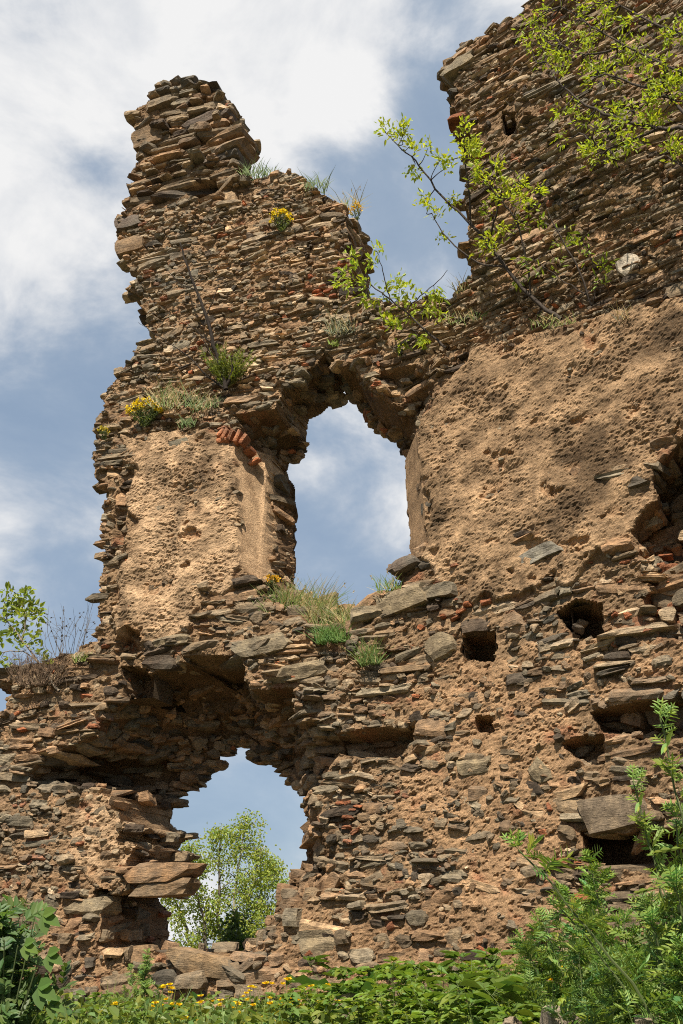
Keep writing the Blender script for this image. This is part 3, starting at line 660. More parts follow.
# ------------------------------------------------------------------ ground
def ground_z(x, y):
    s = np.clip((y - 0.6) / 6.0, 0, 1)
    z = 0.18 * np.exp(-((np.asarray(x) - 1.0) ** 2 / 1.2 + (np.asarray(y) - 4.0) ** 2 / 1.5)) + 0.95 * s * s * (3 - 2 * s) + 0.05 * fbm(np.asarray(x) * .8, np.asarray(y) * .8, 3.0, 3)
    far = np.clip((np.hypot(x, y) - 40) / 400, 0, 1)
    return z - 14 * far
def build_ground():
    xs = np.concatenate([-np.geomspace(1500, 8, 24), np.arange(-7.5, 7.6, 0.25), np.geomspace(8, 1500, 24)])
    ys = np.concatenate([-np.geomspace(1500, 4, 20), np.arange(-3.5, 18, 0.25), np.geomspace(18.5, 2500, 26)])
    X, Y = np.meshgrid(xs, ys); Z = ground_z(X, Y)
    V = np.stack([X, Y, Z], -1).reshape(-1, 3); n = len(xs); i, j = np.meshgrid(np.arange(n - 1), np.arange(len(ys) - 1))
    a = (j * n + i).ravel(); Q = np.stack([a, a + 1, a + n + 1, a + n], -1)
    o = mesh_np('ground', V, Q.ravel(), np.full(len(Q), 4), M_SOIL, None, None, True); tag(o, kind='structure')
build_ground()
# ------------------------------------------------------------------ plants
def unit(v): v = np.asarray(v, float); return v / (np.linalg.norm(v, axis=-1, keepdims=True) + 1e-9)
def leaves(mb, base, d, nrm, L, Wd, col, fold=0.22, droop=0.0):
    base = np.atleast_2d(base).astype(float); n = len(base); d = unit(np.broadcast_to(d, (n, 3))); nrm = np.broadcast_to(nrm, (n, 3))
    s = unit(np.cross(d, nrm)); nr = unit(np.cross(s, d)); L = np.broadcast_to(L, (n,))[:, None]; Wd = np.broadcast_to(Wd, (n,))[:, None]
    dz = np.array([0, 0, -1.0]) * droop * L
    V = np.stack([base, base + d * L * .30 + s * Wd * .46 + nr * fold * Wd, base + d * L * .68 + s * Wd * .36 + nr * fold * Wd * .8 + dz * .4, base + d * L + dz,
                  base + d * L * .68 - s * Wd * .36 + nr * fold * Wd * .8 + dz * .4, base + d * L * .30 - s * Wd * .46 + nr * fold * Wd], 1).reshape(-1, 3)
    k = (np.arange(n) * 6)[:, None]
    Q = np.concatenate([k + np.array([[0, 1, 2, 3]]), k + np.array([[0, 3, 4, 5]])])
    mb.add(V, Q, np.repeat(np.broadcast_to(col, (n, 3)), 6, 0))
def rdir(n, up=0.0): return unit(rng.normal(size=(n, 3)) + np.array([0, 0, up]))
def vary(c, n, amt=0.22, hue=0.10):
    c = np.asarray(c); v = rng.uniform(1 - amt, 1 + amt, (n, 1)); h = rng.normal(0, hue, (n, 1))
    return np.clip(c * v * np.concatenate([1 + h, np.ones((n, 1)), 1 - h], 1), 0.005, 0.9)
def smooth_path(P, n=4, jit=0.0):
    P = np.asarray(P, float); t = np.linspace(0, len(P) - 1, (len(P) - 1) * n + 1); i = np.clip(t.astype(int), 0, len(P) - 2); f = (t - i)[:, None]
    g = lambda k: P[np.clip(i + k, 0, len(P) - 1)]
    p0, p1, p2, p3 = g(-1), g(0), g(1), g(2)
    out = .5 * (2 * p1 + (p2 - p0) * f + (2 * p0 - 5 * p1 + 4 * p2 - p3) * f ** 2 + (3 * p1 - p0 - 3 * p2 + p3) * f ** 3)
    return out + rng.normal(0, jit, out.shape) if jit else out
LIME = (0.36, 0.41, 0.04); LIMEG = (0.16, 0.22, 0.03); DARKBARK = (0.06, 0.048, 0.04)
def spray(mb, c, out, n, L, Wd, col, spread=0.9):
    """a rosette of leaflets at a twig end"""
    d = unit(unit(out) * 0.7 + rng.normal(size=(n, 3)) * spread * 0.75 + np.array([0, 0, 0.10]))
    b = np.asarray(c) + d * rng.uniform(0.0, 0.07, (n, 1)) + rng.normal(0, .035, (n, 3))
    leaves(mb, b, d, rdir(n, 1.2), rng.uniform(.45, 1.25, n) * L, rng.uniform(.6, 1.15, n) * Wd, vary(col, n, .32, .08), 0.2, 0.12)
def sapling(name, label, cat, stems, spots, dwf, r0, L, Wd, col, nleaf=14, group=None, bcol=DARKBARK, dup=.3):
    """stems: pixel polylines; dwf(t, px, py) gives how far in front of the wall"""
    bx, by = stems[0][0]; base = wallpt(bx, by, dwf(bx, by))
    root = tag(empty(name, base), label, cat, group); br = MB(); fo = MB()
    nodes = []
    for q, st in enumerate(stems):
        P = smooth_path([wallpt(x, y, dwf(x, y)) for x, y in st], 4, 0.006)
        rr = np.linspace(r0 if q == 0 else r0 * 0.55, r0 * 0.18, len(P)); br.tube(P, rr, 6, bcol); nodes.append(P)
    allN = np.concatenate(nodes)
    spots = list(spots) + [(x + random.uniform(-11, 11), y + random.uniform(-11, 11)) for x, y in spots if random.random() < dup]
    for (x, y) in spots:
        c = wallpt(x, y, dwf(x, y) + random.gauss(0, 0.06)); k = np.argmin(np.linalg.norm(allN - c, axis=1)); a = allN[k]
        if np.linalg.norm(c - a) > 0.03:
            mid = (a + c) / 2 + rng.normal(0, 0.03, 3) - np.array([0, 0, 0.02]); br.tube(smooth_path([a, mid, c], 3), np.linspace(r0 * .3, r0 * .12, 7), 5, bcol)
        spray(fo, c, c - a + np.array([0, 0, .05]), int(nleaf * random.uniform(.7, 1.3)), L, Wd, col)
    br.build('branches', M_BARK, root, True, base); fo.build('foliage', M_LEAF, root, False, base)
    return root
sp1 = [(383,128),(392,134),(400,138),(415,150),(428,148),(440,160),(447,168),(412,170),(465,128),(462,140),(470,150),(463,158),(478,168),(488,182),(475,178),(497,166),(430,206),(436,217),(443,236),(470,142),(495,195),(508,188),(520,184),(512,200),(538,190),(500,228),(495,246),(488,212),(528,206),(488,240),(452,200),(520,222)]
sapling('sapling', 'lime leaved sapling leaning left into the sky gap from the ledge above the brown plaster', 'sapling',
  [[(561,319),(530,296),(506,268),(482,236),(462,215),(440,195),(420,166),(403,150),(386,133)],[(506,268),(478,262),(448,240),(432,214)],[(472,226),(469,190),(464,155),(466,132)],[(488,243),(496,215),(503,190),(520,182)],[(530,296),(527,262),(517,222),(500,200),(490,186)]],
  sp1, lambda x, y: -0.12 + 0.9 * (319 - y) / 190, 0.026, .078, .034, LIME, 32)
sapling('sapling', 'thin sparse green sapling with dark forked stems at the foot of the high right wall', 'sapling',
  [[(592,306),(580,272),(562,240),(546,208),(537,188)],[(592,306),(596,282),(590,256),(578,236)],[(588,296),(566,282),(543,266),(530,258)]],
  [(560,243),(575,238),(590,258),(555,266),(540,272),(528,262),(598,284),(520,280),(585,246),(568,232),(545,222),(604,268)], lambda x, y: -0.12 + 0.5 * (306 - y) / 110, 0.014, .09, .03, (.22, .28, .035), 14)
sapling('sapling', 'small yellow green sapling rooted in the saddle of the wall over the window', 'sapling',
  [[(446,348),(426,331),(405,311),(390,300),(372,285),(360,270),(352,256)],[(405,311),(420,296),(438,282),(447,270)],[(390,300),(385,280),(380,262),(377,252)],[(426,331),(412,330),(396,327)]],
  [(351,255),(358,268),(372,262),(378,250),(366,285),(351,284),(346,273),(386,290),(400,288),(376,300),(415,296),(410,318),(395,326),(430,309),(420,338),(438,318),(386,318),(402,345),(432,294),(366,300),(398,300)],
  lambda x, y: 0.0 + 0.55 * (348 - y) / 95, 0.016, .095, .038, (0.32, 0.38, 0.045), 24)
# tree whose branches hang in from the right
tb = [[(790,330),(772,240),(745,170),(700,133),(660,128),(622,120),(588,106),(562,86),(546,62)],[(745,170),(715,95),(668,66),(626,46),(592,26),(562,6)],[(715,95),(690,40),(652,22),(612,0),(590,-18)],[(660,128),(632,140),(602,148),(580,132)],[(700,133),(672,100),(640,86),(612,76),(590,66)],[(668,66),(655,95),(640,108),(628,112)],[(772,240),(730,185),(690,172),(660,150)],[(626,46),(606,52),(582,54),(560,44)]]
rs = np.random.default_rng(12); spt = []
for _ in range(115):
    b = tb[rs.integers(0, len(tb))]; k = rs.integers(max(0, len(b) - 4), len(b)); p = np.array(b[k]) + rs.normal(0, 17, 2); spt.append((p[0], min(p[1], 150)))
spt += [(536,20),(548,8),(545,48),(556,62),(540,36),(562,76),(572,100),(560,112),(585,118),(600,150),(610,158),(598,160),(655,88),(676,158)]
sapling('overhanging_tree', 'fresh lime leaved tree whose dark boughs hang in at the upper right corner', 'tree', tb, spt, lambda x, y: 0.75, 0.035, .066, .027, (0.32, 0.38, 0.035), 22, dup=.15)
# broom-like shrub with a dead dark stem
def broom():
    base = wallpt(226, 389, 0.04); root = tag(empty('broom_shrub', base), 'green needle leaved shrub with tall dead dark stems on the ledge over the left plaster', 'shrub'); br = MB(); fo = MB()
    f = lambda x, y: 0.08 + 0.25 * (389 - y) / 140
    for st, r in (([(226,389),(222,370),(214,345),(206,315),(196,290),(186,262),(180,243)], .022), ([(226,389),(232,370),(231,354)], .016), ([(226,389),(208,377),(190,358),(172,345)], .010), ([(206,315),(214,298),(219,284)], .006), ([(196,290),(180,283),(166,268)], .006), ([(172,345),(152,332),(138,322)], .004), ([(214,345),(196,330),(186,322)], .006), ([(222,370),(210,352),(203,338)], .008)):
        br.tube(smooth_path([wallpt(x, y, f(x, y)) for x, y in st], 4, .006), np.linspace(r * 1.5, r * .5, (len(st) - 1) * 4 + 1), 6, (.03, .024, .02))
    for _ in range(70):
        a = rng.uniform(-.8, .8); d = unit([math.sin(a), random.uniform(-.5, .2), math.cos(a)]); Lk = random.uniform(.25, .60); tip = base + np.array([0, -.05, .03]) + d * Lk
        br.tube([base, base + d * Lk * .5 + rng.normal(0, .01, 3), tip], [.004, .003, .0015], 4, (.12, .13, .05))
        n = 42; t = rng.uniform(.3, 1.0, (n, 1)); b = base + np.array([0, -.05, .03]) * t + d * Lk * t
        leaves(fo, b, unit(d + rng.normal(0, .5, (n, 3))), rdir(n, .5), rng.uniform(.035, .07, n), .010, vary((.17, .20, .035), n), .1)
    br.build('stems', M_BARK, root, True, base); fo.build('foliage', M_LEAF, root, False, base)
broom()
# grass tufts
def tuft(name, label, cat, px, py, hpx, wpx, n, col, dw=0.05, dry=0.0, heads=0, group=None, y=None, lean=0.0):
    base = wallpt(px, py, dw) if y is None else at(px, py, y); sc = ((base - CAM) @ FW) / F
    H = hpx * sc; Wd = wpx * sc; root = tag(empty(name, base), label, cat, group); g_ = MB(); hd = MB()
    for k in range(n):
        b = base + np.array([rng.uniform(-.5, .5) * Wd, rng.uniform(-.1, .12) if Wd > .15 else rng.uniform(-.05, .05), -0.03]); h = H * rng.uniform(.45, 1.05)
        a = rng.normal(0, .38) + lean; e = np.array([math.sin(a), rng.normal(0, .3), math.cos(a)]); bend = np.array([math.copysign(1, a) * .35, 0, -.12]) * h * rng.uniform(.1, .9)
        P = [b, b + e * h * .55 + bend * .2, b + e * h + bend]; s = unit(np.cross(e, [0.2, -1, 0.1])) * max(.0035, .35 * sc)
        c = np.array((.33, .27, .13)) if random.random() < dry else np.asarray(col); c = vary(c, 1)[0]
        g_.add([P[0] - s, P[0] + s, P[1] + s * .8, P[1] - s * .8, P[2] + s * .15, P[2] - s * .15], [(0, 1, 2, 3), (3, 2, 4, 5)], c)
        if k < heads: leaves(hd, np.repeat(P[2][None], 5, 0) - rng.uniform(0, .05, (5, 1)) * e, unit(e + rng.normal(0, .5, (5, 3))), rdir(5), .03, .012, vary((.36, .28, .15), 5))
    g_.build('blades', M_GRASS, root, False, base)
    if heads: hd.build('seed_head', M_GRASS, root, False, base)
    return root
GR = (.13, .18, .04); GG = (.15, .17, .08)
tuft('grass_tuft', 'green grass tuft on the step beside the tower stub', 'grass tuft', 258, 176, 20, 34, 120, (.12, .17, .05), L_)
tuft('grass_tuft', 'thin blue green grass on the sloping top of the left wall', 'grass tuft', 316, 188, 22, 22, 60, (.14, .19, .07), L_)
tuft('grass_tuft', 'dry pale grass on the broken end of the left wall top', 'grass tuft', 350, 208, 28, 22, 60, GR, -.5, .85, 6)
tuft('grass_tuft', 'grey green drooping tuft below the brick patch', 'grass tuft', 342, 332, 26, 26, 90, (.15, .16, .09), L_ + .05, .2)
tuft('grass_tuft', 'tiny bright green sprig under the grey tuft', 'grass tuft', 333, 343, 8, 9, 24, (.2, .27, .04), L_ + .05)
tuft('grass_tuft', 'dry straw tuft between the yellow flowers and the dead stem', 'grass tuft', 174, 408, 34, 44, 170, GR, .0, .7, 14)
tuft('grass_tuft', 'low green tuft at the foot of the needle leaved shrub', 'grass tuft', 205, 408, 22, 30, 90, (.12, .16, .045), .02, .25)
tuft('grass_tuft', 'small green tuft hanging at the top edge of the left plaster', 'grass tuft', 187, 424, 14, 16, 50, (.10, .15, .04), .06, .1)
tuft('grass_tuft', 'grass tuft on the far left shoulder of the ruin by a protruding stone', 'grass tuft', 83, 660, 12, 20, 60, (.16, .22, .04), .0, .2)
tuft('grass_tuft', 'dry grey grass tussock on the ledge near the pale boulder', 'grass tuft', 632, 322, 24, 34, 120, (.15, .14, .09), S_ + .25, .5)
tuft('grass_tuft', 'pale straw at the foot of the right wall edge above the saddle', 'grass tuft', 463, 292, 24, 14, 40, GR, S_, .8, 4)
tuft('grass_tuft', 'green tuft at the left end of the window sill', 'grass tuft', 277, 612, 30, 34, 220, (.14, .20, .045), -.15, .15)
tuft('grass_tuft', 'tall brownish grass with seed heads on the window sill', 'grass tuft', 302, 614, 44, 52, 260, GR, -.3, .55, 22)
tuft('grass_tuft', 'olive grass in the middle of the window sill', 'grass tuft', 330, 624, 32, 44, 240, (.14, .17, .045), -.25, .35, 6)
tuft('grass_tuft', 'brown dry grass at the right of the window sill beside the grey slab', 'grass tuft', 358, 628, 28, 36, 190, GR, -.2, .6, 10)
tuft('fern_clump', 'bright green soft clump on the sloping rubble of the window sill', 'plant', 332, 640, 24, 32, 240, (.10, .18, .035), .05)
tuft('grass_tuft', 'rounded green tussock hanging below the window sill', 'grass tuft', 370, 662, 30, 20, 160, (.12, .17, .04), .06, .1)
tuft('grass_tuft', 'wispy green weed on the stones at the right side of the window', 'grass tuft', 389, 588, 20, 24, 60, (.14, .2, .04), .0, .1, 6)
tuft('grass_tuft', 'thin dry weeds clinging to the front of the saplings ledge', 'grass tuft', 470, 318, 12, 60, 90, GR, S_ + .1, .6)
tuft('grass_tuft', 'green wisps at the base of the leaning sapling', 'grass tuft', 555, 322, 12, 44, 70, (.14, .18, .04), S_ + .3, .4)
def flower_plant(name, label, px, py, hpx, wpx, nf, dw, fcol=(.72, .55, .02), gcol=(.13, .16, .06), fs=.028):
    base = wallpt(px, py, dw); sc = ((base - CAM) @ FW) / F; root = tag(empty(name, base), label, 'flowers'); st = MB(); fo = MB(); fl = MB()
    for k in range(nf):
        a = rng.uniform(-1, 1); tip = base + np.array([a * wpx * .5 * sc, -.06 + rng.uniform(-.08, .05), hpx * sc * (1 - .45 * a * a) * rng.uniform(.7, 1.05)])
        st.tube([base, (base + tip) / 2 + rng.normal(0, .01, 3), tip], [.003, .0025, .002], 4, (.12, .15, .05))
        n = 9; t = rng.uniform(.1, .9, (n, 1)); leaves(fo, base + (tip - base) * t, rdir(n, .3), rdir(n, 1), rng.uniform(.03, .06, n), .014, vary(gcol, n))
        n = 9; leaves(fl, np.repeat(tip[None], n, 0) + rng.normal(0, .012, (n, 3)), rdir(n, .5), rdir(n, 1), fs, fs * .8, vary(fcol, n, .15, .05))
    st.build('stems', M_GRASS, root, False, base); fo.build('foliage', M_LEAF, root, False, base); fl.build('blossom', M_PETAL, root, False, base)
flower_plant('flowering_plant', 'dense cushion of yellow flowers on the ledge at the left edge of the wall', 144, 427, 27, 36, 75, .05)
flower_plant('flowering_plant', 'yellow flowers growing out of the upper wall face', 281, 232, 22, 24, 34, L_ + .05)
flower_plant('flowering_plant', 'few orange yellow flowers at the corner of the left wall top', 357, 222, 16, 16, 9, -.55, (.66, .40, .01))
flower_plant('flowering_plant', 'small orange yellow flowers at the foot of the window splay', 272, 590, 12, 16, 16, -.15, (.6, .36, .02))
flower_plant('flowering_plant', 'faint yellow blossoms on the left corner of the wall below the ledge', 104, 440, 12, 10, 8, .03, (.5, .40, .05))
# plants on the left shoulder
sapling('sapling', 'leafy green sapling leaning out of the far left shoulder', 'sapling', [[(58,692),(40,664),(22,640),(8,622),(-4,612)],[(40,664),(22,652),(0,654),(-14,668)],[(22,640),(26,618),(20,600)],[(8,622),(4,606),(8,596)]],
  [(16,598),(24,602),(32,606),(12,610),(4,620),(20,618),(30,612),(10,600),(0,640),(24,628),(30,644),(14,634),(38,654),(22,648),(2,660),(-8,630),(36,610),(8,594),(18,608),(26,616),(12,630),(34,634),(20,640),(28,596)], lambda x, y: 0.05, .018, .10, .055, (.21, .26, .04), 17, bcol=(.20, .16, .12))
def twigs(name, label, px, py, hpx, wpx, n, col, dw, heads=False):
    base = wallpt(px, py, dw); sc = ((base - CAM) @ FW) / F; root = tag(empty(name, base), label, 'dry plant'); m = MB(); hd = MB()
    for _ in range(n):
        a = rng.uniform(-1, 1); b = base + np.array([a * wpx * .3 * sc, rng.uniform(-.1, .1), -.02]); tip = base + np.array([a * wpx * .5 * sc + rng.normal(0, .06), rng.normal(-.05, .1), hpx * sc * rng.uniform(.4, 1.05)])
        mid = (b + tip) / 2 + rng.normal(0, .05, 3); m.tube(smooth_path([b, mid, tip], 3), np.linspace(.004, .0015, 7), 4, col)
        for q in range(3):
            t2 = mid + (tip - mid) * rng.uniform(0, .8); e = t2 + rng.normal(0, .07, 3) + np.array([0, 0, .03]); m.tube([t2, e], [.002, .001], 4, col)
            if heads and random.random() < .6: leaves(hd, np.repeat(e[None], 6, 0), rdir(6), rdir(6), .018, .016, np.array(col) * .8)
    m.build('twigs', M_BARK, root, False, base)
    if heads: hd.build('seed_head', M_BARK, root, False, base)
twigs('dry_bush', 'dead brown tangle of twigs draped over the far left shoulder', 38, 684, 34, 62, 130, (.16, .11, .075), .12)
twigs('dry_weed', 'withered weed with dark round seed heads beside the left shoulder sapling', 66, 654, 52, 60, 22, (.12, .10, .08), .0, True)
# birch behind the wall, seen through the arch
def birch():
    base = np.array([*at(222, 950, 27)[:2], 0.0]); base[2] = float(ground_z(base[0], base[1])); top = at(240, 812, 27)
    root = tag(empty('birch_tree', base), 'slender pale green birch standing behind the wall, seen through the arch', 'tree'); tr = MB(); fo = MB()
    Hh = top[2] - base[2]
    for q, (dx, hf) in enumerate(((0.25, 1.0), (-.9, .76), (.95, .78), (-.25, .9), (1.9, .58), (-1.7, .6), (1.2, .7))):
        tip = base + np.array([dx + (.2 if q == 0 else 0), rng.normal(0, .4), Hh * hf]); P = smooth_path([base + np.array([dx * .15, 0, 0]), base + (tip - base) * .4 + np.array([dx * .1, 0, 0]), base + (tip - base) * .75, tip], 4, .03)
        tr.tube(P, np.linspace(.055, .008, len(P)), 6, (.26, .24, .20) if q % 2 == 0 else (.12, .10, .08))
        for k in range(30):
            f = rng.uniform(.22, 1.0); a = base + 0; a = P[int(f * (len(P) - 1))]; ang = rng.uniform(0, 2 * math.pi); Lb = rng.uniform(.35, 1.0) * (1.15 - f * .75)
            e = a + np.array([math.cos(ang) * Lb, math.sin(ang) * Lb, rng.uniform(.1, .6) * Lb]); m_ = (a + e) / 2 + np.array([0, 0, .08]); tr.tube([a, m_, e], [.012, .008, .003], 4, (.10, .08, .06))
            for s in range(7):
                t = rng.uniform(.25, 1.05); c = a + (e - a) * t + rng.normal(0, .09, 3); n = 11
                b = c + rng.normal(0, .085, (n, 3)) - np.array([0, 0, .06]); leaves(fo, b, rdir(n, -.5), rdir(n, .6), rng.uniform(.05, .085, n), .05, vary((.26, .31, .06), n, .2))
    tr.build('trunk', M_BARK, root, True, base); fo.build('crown', M_LEAF, root, False, base)
birch()
def far_bush(px, py, y, r, label, col):
    c = at(px, py, y); base = np.array([c[0], c[1], float(ground_z(c[0], c[1]))]); root = tag(empty('bush', base), label, 'bush'); fo = MB(); st = MB()
    for k in range(26):
        tip = c + rng.normal(0, .5, 3) * r; tip[2] = max(tip[2], base[2] + .1); st.tube([base, (base + tip) / 2 + rng.normal(0, .05, 3), tip], [.012, .008, .003], 4, (.09, .07, .05))
        n = 90; leaves(fo, tip + rng.normal(0, .22, (n, 3)) * r, rdir(n), rdir(n, .8), rng.uniform(.05, .09, n), .045, vary(col, n, .3))
    st.build('stems', M_BARK, root, False, base); fo.build('foliage', M_LEAF, root, False, base)
far_bush(246, 955, 16, .35, 'dark green bush behind the arch sill at the foot of the birch', (.08, .12, .03))

# ---- foreground vegetation
def frond(mb, base, d, L, col, pairs=5, lob=.42, wl=.16):
    """a pinnate leaf with narrow lobes"""
    d = unit(d); up = unit(rng.normal(0, .4, 3) + np.array([0, -.5, 1])); s = unit(np.cross(d, up))
    t = np.linspace(.18, .92, pairs)[:, None]; sag = np.array([0, 0, -.25]) * L * t ** 2
    b = base + d * L * t + sag; ll = L * lob * (1.05 - .75 * np.abs(t[:, 0] - .42))
    for sg in (-1, 1): leaves(mb, b, unit(d * .75 + s * sg), up, ll * rng.uniform(.8, 1.15, pairs), ll * wl * 1.5, vary(col, pairs, .2), .1, .1)
    leaves(mb, [base + d * L * .86 - np.array([0, 0, .2]) * L], [d], up, L * .32, L * .08, vary(col, 1), .1)
    leaves(mb, [base], [d], up, L * 1.0, L * .05, vary(np.asarray(col) * .9, 1), .05, .25)
def herb_proto(h, nleaf, L, col, scol=(.11, .14, .05), nst=5):
    st = MB(); fo = MB()
    for q in range(nst):
        lean = rng.normal(0, .16, 2) if q else rng.normal(0, .05, 2); hq = h * (1 if q == 0 else rng.uniform(.6, .97))
        P = smooth_path([(lean[0] * .15, lean[1] * .15, 0), (lean[0] * h * .4, lean[1] * h * .4, hq * .5), (lean[0] * h, lean[1] * h, hq)], 8, .004); st.tube(P, np.linspace(.005, .002, len(P)), 5, scol)
        for k in range(nleaf):
            f = 1 - (rng.uniform(0, 1) ** 1.3) * .85; a = P[min(int(f * (len(P) - 1)), len(P) - 2)] + rng.uniform(0, 1) * (P[1] - P[0]); ang = k * 2.4 + rng.normal(0, .6)
            d = np.array([math.cos(ang), math.sin(ang), rng.uniform(-.1, 1.3)]); frond(fo, a, d, L * rng.uniform(.45, 1.25) * (1.25 - .55 * f), vary(col, 1, .25)[0], 4, .5, .2)
        for k in range(4): frond(fo, P[-1], np.array([rng.normal(0, .45), rng.normal(0, .45), 1]), L * .6, np.asarray(col) * 1.25, 4, .45, .2)
    return st, fo
class Proto:
    def __init__(s, parts): s.parts = parts; s.used = False          # [(name, mesh object builder)]
    def place(s, name, label, cat, group, loc, rz, sc=1.0):
        root = empty(name, loc, rz); root.scale = (sc,) * 3; tag(root, label, cat, group)
        if not s.used: s.objs = [mb.build(nm, mt, root) for nm, mb, mt in s.parts]; s.used = True
        else:
            for o in s.objs: c = o.copy(); COL.objects.link(c); c.parent = root
        return root
def herb(col=(.13, .20, .05), h=1.0, n=46, L=.17):
    st, fo = herb_proto(h, n, L, col); return Proto([('stem', st, M_GRASS), ('foliage', fo, M_LEAF)])
HP = [herb((.17, .25, .06), 1, 55, .12), herb((.17, .25, .05), 1, 60, .11), herb((.14, .21, .06), 1, 55, .13)]
def stand(px, py, y): # ground point under a pixel column, and the height needed to reach the pixel
    p = at(px, py, y); z = float(ground_z(p[0], p[1])); return np.array([p[0], p[1], z - .02]), max(p[2] - z, .1)
for k, (px, py, y) in enumerate([(585,872,5.2),(604,860,5.0),(562,905,5.6),(540,915,5.8),(520,940,6.0),(640,900,4.7),(622,915,4.4),(598,920,4.9),(655,905,4.2),(676,890,4.9),(690,905,4.3),(578,945,4.7),(640,950,4.0),(545,955,5.3),(605,965,4.2),(672,945,3.8),(515,960,5.8),(612,955,4.1),(685,940,3.8)]):
    b, h = stand(px, py, y); HP[k % 3].place('feathery_herb', 'upright green herb with finely cut leaves in the thicket at the lower right', 'herb', 'feathery herbs in the lower right thicket', b, k * 1.3, h)
st_, fo_ = herb_proto(1, 34, .085, (.17, .25, .055), nst=4); HT = Proto([('stem', st_, M_GRASS), ('foliage', fo_, M_LEAF)])
for k, (px, py, y) in enumerate([(668,716,4.0),(690,735,3.8),(672,790,4.1),(656,775,4.3),(684,820,3.9)]):
    b, h = stand(px + 22, py, y); r = HT.place('feathery_herb', 'tall feathery green herb rising along the right edge in front of the dark slot', 'herb', 'tall herbs at the right edge', b, k * 2.1 + .5, h); r.rotation_euler = (0, -.05 - .02 * k, k * 2.1)
for k, (px, py, y) in enumerate([(146,950,9.3),(128,985,8.4),(160,985,8.8),(108,990,8.2),(460,975,7.2),(440,985,7.0),(496,950,7.0)]):
    b, h = stand(px, py, y); HP[k % 3].place('feathery_herb', 'small feathery weed growing against the foot of the wall', 'herb', 'small weeds at the foot of the wall', b, k * 1.7, h)
# broad leaved weeds
def weed_proto(h, col, L=.085, n=22):
    st = MB(); fo = MB()
    for q in range(3):
        l = rng.normal(0, .22, 2); P = smooth_path([(0, 0, 0), (l[0] * h * .4, l[1] * h * .4, h * .5), (l[0] * h, l[1] * h, h * rng.uniform(.7, 1))], 4, .003); st.tube(P, np.linspace(.005, .002, len(P)), 5, (.13, .17, .05))
        for k in range(n):
            a = P[min(int(rng.uniform(.15, 1) * (len(P) - 1)) , len(P) - 1)]; ang = rng.uniform(0, 6.3); d = np.array([math.cos(ang), math.sin(ang), rng.uniform(-.1, .7)]); Lk = L * rng.uniform(.55, 1.2)
            st.tube([a, a + unit(d) * Lk * .45], [.0018, .0012], 4, (.13, .17, .05)); b = a + unit(d) * Lk * .4
            for w in (-.55, 0, .55):
                ca, sa = math.cos(w), math.sin(w); d2 = np.array([d[0] * ca - d[1] * sa, d[0] * sa + d[1] * ca, d[2] - .15]); leaves(fo, [b], [d2], [0, -.2, 1], Lk * (1 if w == 0 else .8), Lk * .55, vary(col, 1, .2), .18, .2)
    return Proto([('stem', st, M_GRASS), ('foliage', fo, M_LEAF)])
WP = [weed_proto(1, (.16, .24, .045), .16), weed_proto(1, (.20, .27, .05), .13), weed_proto(1, (.12, .19, .04), .18)]
spots = [(380,985,7.6),(410,975,8.2),(440,980,7.8),(470,980,8.0),(500,978,7.6),(530,980,7.2),(365,1000,7.2),(330,1005,6.8),(300,1012,6.4),(400,985,6.2),(420,970,6.8),(445,975,6.4),(470,985,6.0),(500,975,6.2),(525,985,5.6),(390,1000,6.0),(360,1005,6.4),(480,1000,5.4),(440,1005,5.6),(545,995,5.2),(345,985,7.6),(310,1005,7.2),(515,1005,5.0),(575,1000,4.6),(640,1005,4.2),(415,1010,5.4)]
for k, (px, py, y) in enumerate(spots):
    b, h = stand(px, py - 40, y); WP[k % 3].place('broadleaf_weed', 'fresh green weed with broad three part leaves along the lower edge', 'weed', 'broad leaved weeds along the lower edge', b, k * 2.3, h)
for k, (px, py, y) in enumerate([(70,1000,7.4),(95,1008,7.0),(125,1006,7.2),(150,1012,7.0)]):
    b, h = stand(px, py - 16, y); WP[(k + 2) % 3].place('broadleaf_weed', 'low green weed between the dark shrub and the yellow flowers', 'weed', 'low weeds right of the dark shrub', b, k * 1.9, h)
# dark bush at the lower left
def left_bush():
    b, h = stand(10, 893, 5.2); root = tag(empty('leafy_shrub', b), 'dense dark green shrub filling the lower left corner', 'shrub'); st = MB(); fo = MB(); bl = MB()
    for k in range(80):
        tip = np.array([rng.normal(-.07, .14), rng.normal(0, .16), 0]); tip[2] = h * rng.uniform(.5, 1.03) * (1 - .9 * max(tip[0], 0)); P = smooth_path([(tip[0] * .3, tip[1] * .3, 0), tip * .6 + rng.normal(0, .02, 3), tip], 4); st.tube(P, np.linspace(.007, .002, len(P)), 5, (.09, .11, .04))
        for q in range(11):
            a = P[int(rng.uniform(.3, 1) * (len(P) - 1))]; frond(fo, a, rng.normal(0, 1, 3) + np.array([0, -.3, .5]), rng.uniform(.08, .16), vary((.085, .14, .04), 1, .3)[0], 4, .55, .30)
    for (px, py, L) in [(50,916,.10),(54,955,.09),(46,988,.11),(30,945,.08),(56,1003,.08)]:
        c = at(px, py, 5.0) - b; 
        for w in (-.8, 0, .8): leaves(bl, [c - np.array([L * .35, 0, 0])], [[math.cos(w - .3), -.35, math.sin(w - .3)]], [0, -1, .6], L * (1.1 if w == 0 else .85), L * .62, vary((.085, .15, .03), 1, .15), .12, .15)
        st.tube([np.array([c[0] * .3, c[1] * .3, 0.3]), c - np.array([L * .7, 0, 0])], [.005, .003], 5, (.10, .13, .05))
    st.build('stems', M_GRASS, root); fo.build('foliage', M_LEAF, root); bl.build('broad_leaves', M_LEAF, root)
left_bush()
